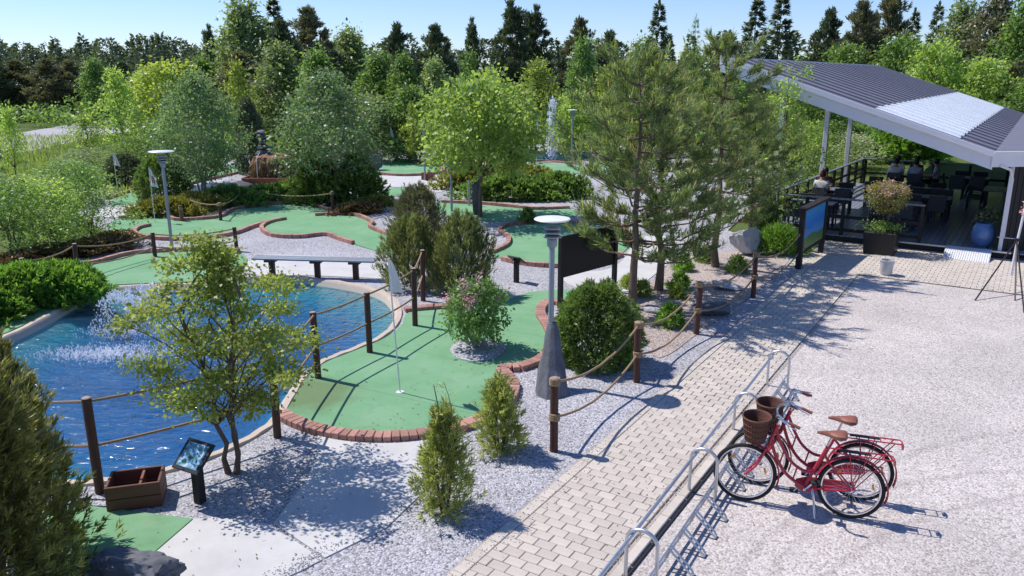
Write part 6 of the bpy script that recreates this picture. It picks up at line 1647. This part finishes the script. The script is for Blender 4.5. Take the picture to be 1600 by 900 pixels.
BG = [  # kind, (x, y, h, r), leaf, name, label
 ('birch', (-19.95, 62.0, 9.53, 2.88), 'pale', 'birch_tree', 'tall grey green tree at the left of the tall grove'),
 ('spruce', (-18.70, 66.0, 10.41, 1.94), 'dark', 'spruce_tree', 'dark spruce tip rising above the tall grove'),
 ('pine', (-15.54, 64.0, 9.14, 2.36), 'brownpine', 'pine_tree', 'dark brownish pine at the right of the tall grove'),
 ('pine', (-16.57, 60.0, 7.98, 2.10), 'dark', 'pine_tree', 'dark pine in the middle of the tall grove'),
 ('birch', (-12.94, 66.0, 7.74, 2.57), 'pale', 'birch_tree', 'pale rounded tree right of the tall grove'),
 ('pine2', (-25.47, 70.0, 8.04, 1.14), 'dark', 'pine_tree', 'small dark pine left of the tall grove'),
 ('pine', (-17.75, 54.0, 5.74, 2.54), 'brownpine', 'pine_tree', 'brownish pine below the tall grey green tree'),
 ('birch', (-14.08, 50.0, 6.14, 2.15), 'pale', 'birch_tree', 'grey olive tree in front of the tall grove'),
 ('birch', (-11.28, 48.0, 5.72, 1.69), 'green', 'birch_tree', 'mid green tree before the brownish pine'),
 ('light', (-15.35, 46.0, 5.16, 1.08), 'yellowgreen', 'young_tree', 'yellow green young tree left of the waterfall stones'),
 ('pine', (-9.13, 66.0, 8.13, 1.49), 'dark', 'pine_tree', 'dark twin topped pine above the teardrop green'),
 ('pine', (-6.06, 66.0, 8.03, 1.85), 'dark', 'pine_tree', 'broad dark pine above the light green maple'),
 ('pine2', (-3.28, 68.0, 8.43, 1.16), 'dark', 'pine_tree', 'narrow dark pine left of the tall pine pair'),
 ('pine2', (0.10, 66.0, 9.52, 2.05), 'dark', 'pine_tree', 'tall dark pine, left one of the pine pair'),
 ('pine2', (1.79, 68.0, 9.32, 1.85), 'dark', 'pine_tree', 'tall dark pine, right one of the pine pair'),
 ('pine', (5.38, 66.0, 8.51, 1.79), 'brownpine', 'pine_tree', 'brownish pine with pointed top above the geyser'),
 ('pine', (7.71, 66.0, 7.55, 1.80), 'dark', 'pine_tree', 'dark broad pine left of the lone spruce'),
 ('spruce', (11.16, 64.0, 9.87, 1.74), 'dark', 'spruce_tree', 'lone dark spruce against the sky above the scots pines'),
 ('larch', (12.71, 58.0, 8.46, 1.22), 'larch', 'larch_tree', 'feathery pale larch right of the lone spruce'),
 ('spruce', (20.36, 70.0, 10.72, 2.27), 'spruce', 'spruce_tree', 'tall dark spruce above the roof, left of two'),
 ('spruce', (23.05, 72.0, 11.05, 2.34), 'spruce', 'spruce_tree', 'tall dark spruce above the roof, right of two'),
 ('pine', (17.22, 66.0, 7.36, 1.54), 'brownpine', 'pine_tree', 'low brownish pine left of the two tall spruces'),
 ('pine', (29.61, 78.0, 10.02, 2.12), 'dark', 'pine_tree', 'dark pine above the roof ridge'),
 ('pine', (30.94, 74.0, 10.38, 2.29), 'brownpine', 'pine_tree', 'brownish pine behind the roof ridge'),
 ('pine', (34.23, 76.0, 11.62, 2.47), 'brownpine', 'pine_tree', 'tall brownish pine behind the roof corner'),
 ('spruce', (40.30, 84.0, 10.80, 1.76), 'spruce', 'spruce_tree', 'slim spruce between the roof pines'),
 ('spruce', (41.60, 82.0, 11.24, 1.71), 'spruce', 'spruce_tree', 'slim spruce left of the pale willow'),
 ('birch', (39.75, 74.0, 10.48, 2.58), 'pale', 'birch_tree', 'pale green willow like tree above the white roof panel'),
 ('birch', (40.49, 70.0, 10.97, 2.60), 'brownpine', 'birch_tree', 'olive brown tree above the white roof panel'),
 ('birch', (40.86, 66.0, 10.46, 2.81), 'green', 'birch_tree', 'tall green tree at the right picture edge'),
 ('round', (30.66, 60.0, 6.76, 1.87), 'lime', 'round_tree', 'lime green tree just above the roof edge'),
 ('round', (33.22, 58.0, 5.53, 2.27), 'lime', 'round_tree', 'lime green tree above the lower roof end'),
 ('pine2', (35.34, 58.0, 5.14, 1.36), 'brownpine', 'pine_tree', 'dark conical pine behind the lower roof end'),
 ('round', (30.84, 66.0, 7.36, 2.06), 'green', 'round_tree', 'green tree peeping over the roof corner'),
 ('round', (29.17, 72.0, 6.97, 2.24), 'green', 'round_tree', 'low green tree over the roof ridge'),
 ('birch', (34.72, 54.0, 4.86, 1.91), 'green', 'birch_tree', 'green tree low at the right picture edge'),
 ('birch', (-8.79, 54.0, 5.74, 1.90), 'green', 'birch_tree', 'green tree left of the teardrop green pennant'),
 ('birch', (-6.84, 52.0, 5.62, 1.43), 'green', 'birch_tree', 'green tree above the teardrop green'),
 ('birch', (-4.89, 52.0, 5.31, 1.43), 'pale', 'birch_tree', 'grey green tree left behind the light maple'),
 ('light', (-2.54, 50.0, 5.77, 1.17), 'green', 'young_tree', 'slender green tree behind the light maple'),
 ('light', (-1.21, 48.0, 4.83, 1.13), 'lime', 'young_tree', 'lime young tree right behind the maple'),
 ('light', (1.49, 50.0, 5.29, 1.96), 'yellowgreen', 'young_tree', 'golden green tree above the geyser fountain'),
 ('birch', (4.39, 52.0, 6.47, 1.22), 'green', 'birch_tree', 'slim fresh green tree right of the geyser'),
 ('round', (3.81, 46.0, 3.61, 1.45), 'lime', 'round_tree', 'lime green tree right behind the geyser'),
 ('light', (5.65, 48.0, 5.01, 1.70), 'yellowgreen', 'young_tree', 'golden green tree behind the scots pines'),
 ('light', (9.04, 48.0, 5.19, 2.07), 'yellowgreen', 'young_tree', 'golden tree between the scots pine crowns'),
 ('birch', (9.05, 58.0, 6.60, 1.81), 'green', 'birch_tree', 'green tree below the lone spruce'),
 ('birch', (13.13, 60.0, 5.87, 2.11), 'green', 'birch_tree', 'green tree below the larch'),
 ('round', (14.52, 46.0, 3.43, 1.81), 'lime', 'round_tree', 'lime green tree seen under the high roof edge'),
 ('round', (18.50, 50.0, 3.71, 2.16), 'green', 'round_tree', 'green tree seen below the roof between sapling and post'),
 ('round', (13.22, 48.0, 4.11, 1.70), 'green', 'round_tree', 'green tree behind the tallest scots pine'),
 ('birch', (-5.55, 44.0, 3.82, 1.56), 'green', 'birch_tree', 'green tree behind the slim lamps'),
 ('light', (-5.15, 42.0, 3.06, 0.60), 'yellowgreen', 'young_tree', 'small yellow green column by the far boxes'),
 ('round', (-7.64, 44.0, 3.48, 1.56), 'pale', 'round_tree', 'grey green tree right of the wide whitebeam'),
 ('birch', (-39.57, 78.0, 5.79, 1.77), 'green', 'birch_tree', 'round green tree beyond the road'),
 ('light', (-20.23, 42.0, 4.74, 1.39), 'lime', 'young_tree', 'light green tree on a slim trunk by the road'),
 ('light', (-23.17, 44.0, 2.48, 1.05), 'lime', 'young_tree', 'small leaning sapling before the road'),
 ('round', (-21.80, 52.0, 5.24, 2.45), 'yellowgreen', 'round_tree', 'yellow green tree behind the whitebeam'),
 ('round', (-24.94, 56.0, 4.78, 1.40), 'lime', 'round_tree', 'lime tree right of the slim roadside tree'),
 ('birch', (-21.78, 58.0, 5.53, 1.82), 'green', 'birch_tree', 'green tree between whitebeam and tall grove'),
 ('light', (-22.34, 36.0, 3.08, 0.63), 'lime', 'young_tree', 'light green sapling at the left picture edge before the road'),
 ('light', (-22.44, 34.0, 2.83, 0.81), 'green', 'young_tree', 'green sapling cut by the left picture edge'),
 ('pine', (-51.65, 86.0, 5.78, 2.68), 'brownpine', 'pine_tree', 'brown green pine beyond the road, leftmost'),
 ('pine', (-47.30, 84.0, 5.88, 2.62), 'brownpine', 'pine_tree', 'brown green pine beyond the road, second from left'),
 ('pine', (-46.15, 86.0, 5.78, 2.35), 'brownpine', 'pine_tree', 'brown green pine left of the round green tree'),
 ('pine', (-41.53, 88.0, 5.68, 2.40), 'dark', 'pine_tree', 'dark pine right of the round green tree'),
 ('pine', (-53.05, 84.0, 6.13, 2.62), 'dark', 'pine_tree', 'dark pine at the left picture edge beyond the road'),
 ('pine', (-33.88, 86.0, 5.65, 2.68), 'brownpine', 'pine_tree', 'brown pine behind the yellow green tree'),
]
for k, (kd, (x, y, h, r_), lf, nm, lb) in enumerate(BG):
    me, ph, pr = PR[kd]
    plant(nm, lb, 'tree', (x, y, 0), me, (r_ / pr, r_ / pr, h / ph), k * 2.1, 'background trees', lf)

# far-off wood, one mass
def lowtree(seed, kind):
    g = np.random.default_rng(seed); h = 1.0; n = 700 if kind == 's' else 800
    f = g.uniform(0, 1, n) ** (1.2 if kind == 's' else .8); an = g.uniform(0, 6.28, n)
    R0 = (.2 * (1 - f) ** .9 + .01) if kind == 's' else .26 * np.sqrt(np.clip(1 - (2 * f - .9) ** 2 / 1.3, 0, 1))
    rad = R0 * np.sqrt(g.uniform(.25, 1, n)); C = np.stack([np.cos(an) * rad, np.sin(an) * rad, .05 + f * .95], 1)
    A = np.stack([np.cos(an), np.sin(an), g.normal(size=n) * .5 + (.1 if kind == 's' else .4)], 1)
    return C, unit(A), g.uniform(0, 1, n)
g = np.random.default_rng(77); F = Fol()
protos = [lowtree(i, 's' if i % 3 else 'r') for i in range(6)]
def wood(x0, x1, y0, y1, n, h0, h1):
    for i in range(n):
        x = x0 + (x1 - x0) * (i + g.uniform()) / n; y = g.uniform(y0, y1); h = g.uniform(h0, h1); C, A, t = protos[g.integers(6)]
        m = len(C); a = g.uniform(0, 6.28); ca, sa = math.cos(a), math.sin(a); M = np.array([[ca, -sa, 0], [sa, ca, 0], [0, 0, 1]])
        F.add(C @ M.T * h + np.array([x, y, 0]), A @ M.T, rdir(g, m), 0.065 * h * g.uniform(.6, 1.2, m), .03 * h * g.uniform(.6, 1.3, m), t)
wood(-140, -48, 122, 150, 150, 7.6, 9.4)
wood(-130, -40, 100, 120, 110, 6.0, 7.4)
wood(-60, 120, 92, 112, 150, 6.5, 9.4)
wood(-30, 100, 72, 88, 90, 5.0, 7.0)
o = ob('distant_wood', F.mesh('distant_wood', LEAF['dark'])); tag(o, 'dark distant conifer wood along the horizon', 'wood', kind='stuff')
# undergrowth along the wood edges, one mass
F = Fol(); g = np.random.default_rng(78)
for i in range(900):
    y = g.uniform(42, 66); x = g.uniform(-22, 34) * y / 55
    if abs(x - 2.5) < 6 and y < 50: continue
    leaf_clump(F, g, np.array([x, y, g.uniform(.2, 1.6)]), .7, 22, .3, .16)
for i in range(420):
    y = g.uniform(72, 92); leaf_clump(F, g, np.array([-y * g.uniform(.33, .72), y, g.uniform(.2, 1.5)]), .9, 20, .4, .2)
o = ob('undergrowth', F.mesh('undergrowth', LEAF['green'])); tag(o, 'tangled green undergrowth below the background trees', 'undergrowth', kind='stuff')
# tall meadow grass by the road, one mass
F = Fol(); g = np.random.default_rng(79); n = 9000
y = g.uniform(30, 62, n); x = -(.50 + g.uniform(-.14, .16, n)) * y
keep = (x < -14)
C = np.stack([x, y, np.zeros(n) - .02], 1)[keep]; m = len(C)
F.add(C, rdir(g, m) * .5 + np.array([0, 0, 1]), rdir(g, m), g.uniform(.2, .5, m), g.uniform(.03, .07, m), g.uniform(0, 1, m))
o = ob('meadow_grass', F.mesh('meadow_grass', LEAF['grassblade'])); tag(o, 'tall meadow grass beside the road on the left', 'grass', kind='stuff')

# stray pebbles kicked onto the paving, one mass
g = random.Random(15); mb = MB()
def pebble(x, y, z, r_):
    a = g.uniform(0, 6.28); q = [(math.cos(a + k * 1.257) * r_ * g.uniform(.7, 1.1), math.sin(a + k * 1.257) * r_ * g.uniform(.7, 1.1)) for k in range(5)]
    mb.add([(x + i, y + j, z - .002) for i, j in q] + [(x + i * .6, y + j * .6, z + r_ * .7) for i, j in q], [(5, 6, 7, 8, 9)] + [(k, (k + 1) % 5, 5 + (k + 1) % 5, 5 + k) for k in range(5)])
for i in range(1500):
    side = g.random() < .5; a = abs(g.gauss(0, .12)); a = a if side else PWID + .03 - a
    q = path_pt(a, g.uniform(-.9, 11)); pebble(q.x, q.y, .03, g.uniform(.004, .011))
for i in range(900):
    q = D(g.uniform(-1.4, 6.5), -3.75 + abs(g.gauss(0, .25))); pebble(q.x, q.y, .03, g.uniform(.005, .012))
cl = smooth_open([Vector(p) for p in ((-1.02,8.42),(-1.04,8.05),(-1.31,7.38),(-1.83,6.84),(-2.01,6.63),(-2.34,6.32))], 8)
for i in range(700):
    p = cl[g.randrange(len(cl))]; pebble(p.x - abs(g.gauss(0, .09)) - .02, p.y + abs(g.gauss(0, .09)) + .02, .016, g.uniform(.004, .011))
o = mb.build('stray_pebbles', MAT['palestone']); tag(o, 'stray pebbles scattered along the edges of the paving', 'pebbles', kind='stuff')

# fallen leaves and needles, one mass
g = np.random.default_rng(31); F = Fol()
def litter(cx, cy, rx, ry, n, z):
    C = np.stack([cx + g.normal(size=n) * rx, cy + g.normal(size=n) * ry, np.full(n, z) + g.uniform(0, .004, n)], 1)
    A = np.stack([g.normal(size=n), g.normal(size=n), g.normal(size=n) * .08], 1)
    F.add(C, A, np.tile([0, 0, 1.0], (n, 1)) + rdir(g, n) * .2, g.uniform(.02, .05, n), g.uniform(.006, .022, n), g.uniform(0, 1, n))
for cx, cy, rx, ry, n, z in ((-2.6, 8.2, .9, .7, 160, .02), (-1.4, 10.2, .8, .6, 60, .026), (-.6, 12.6, .9, .8, 70, .026), (.4, 11.6, .5, .5, 60, .012), (4.2, 13.8, 1.3, 1.2, 320, .034), (3.2, 15.6, 1.2, 1.0, 260, .016), (1.0, 9.0, .8, 1.0, 70, .034), (-1.5, 6.9, .8, .5, 60, .02), (9.2, 19.6, 1.4, .8, 90, .034), (5.2, 11.5, 1.5, 1.6, 70, .01)):
    litter(cx, cy, rx, ry, n, z)
o = ob('leaf_litter', F.mesh('leaf_litter', LEAF['rust'])); tag(o, 'fallen brown leaves and needles scattered over paving and turf', 'leaves', kind='stuff')
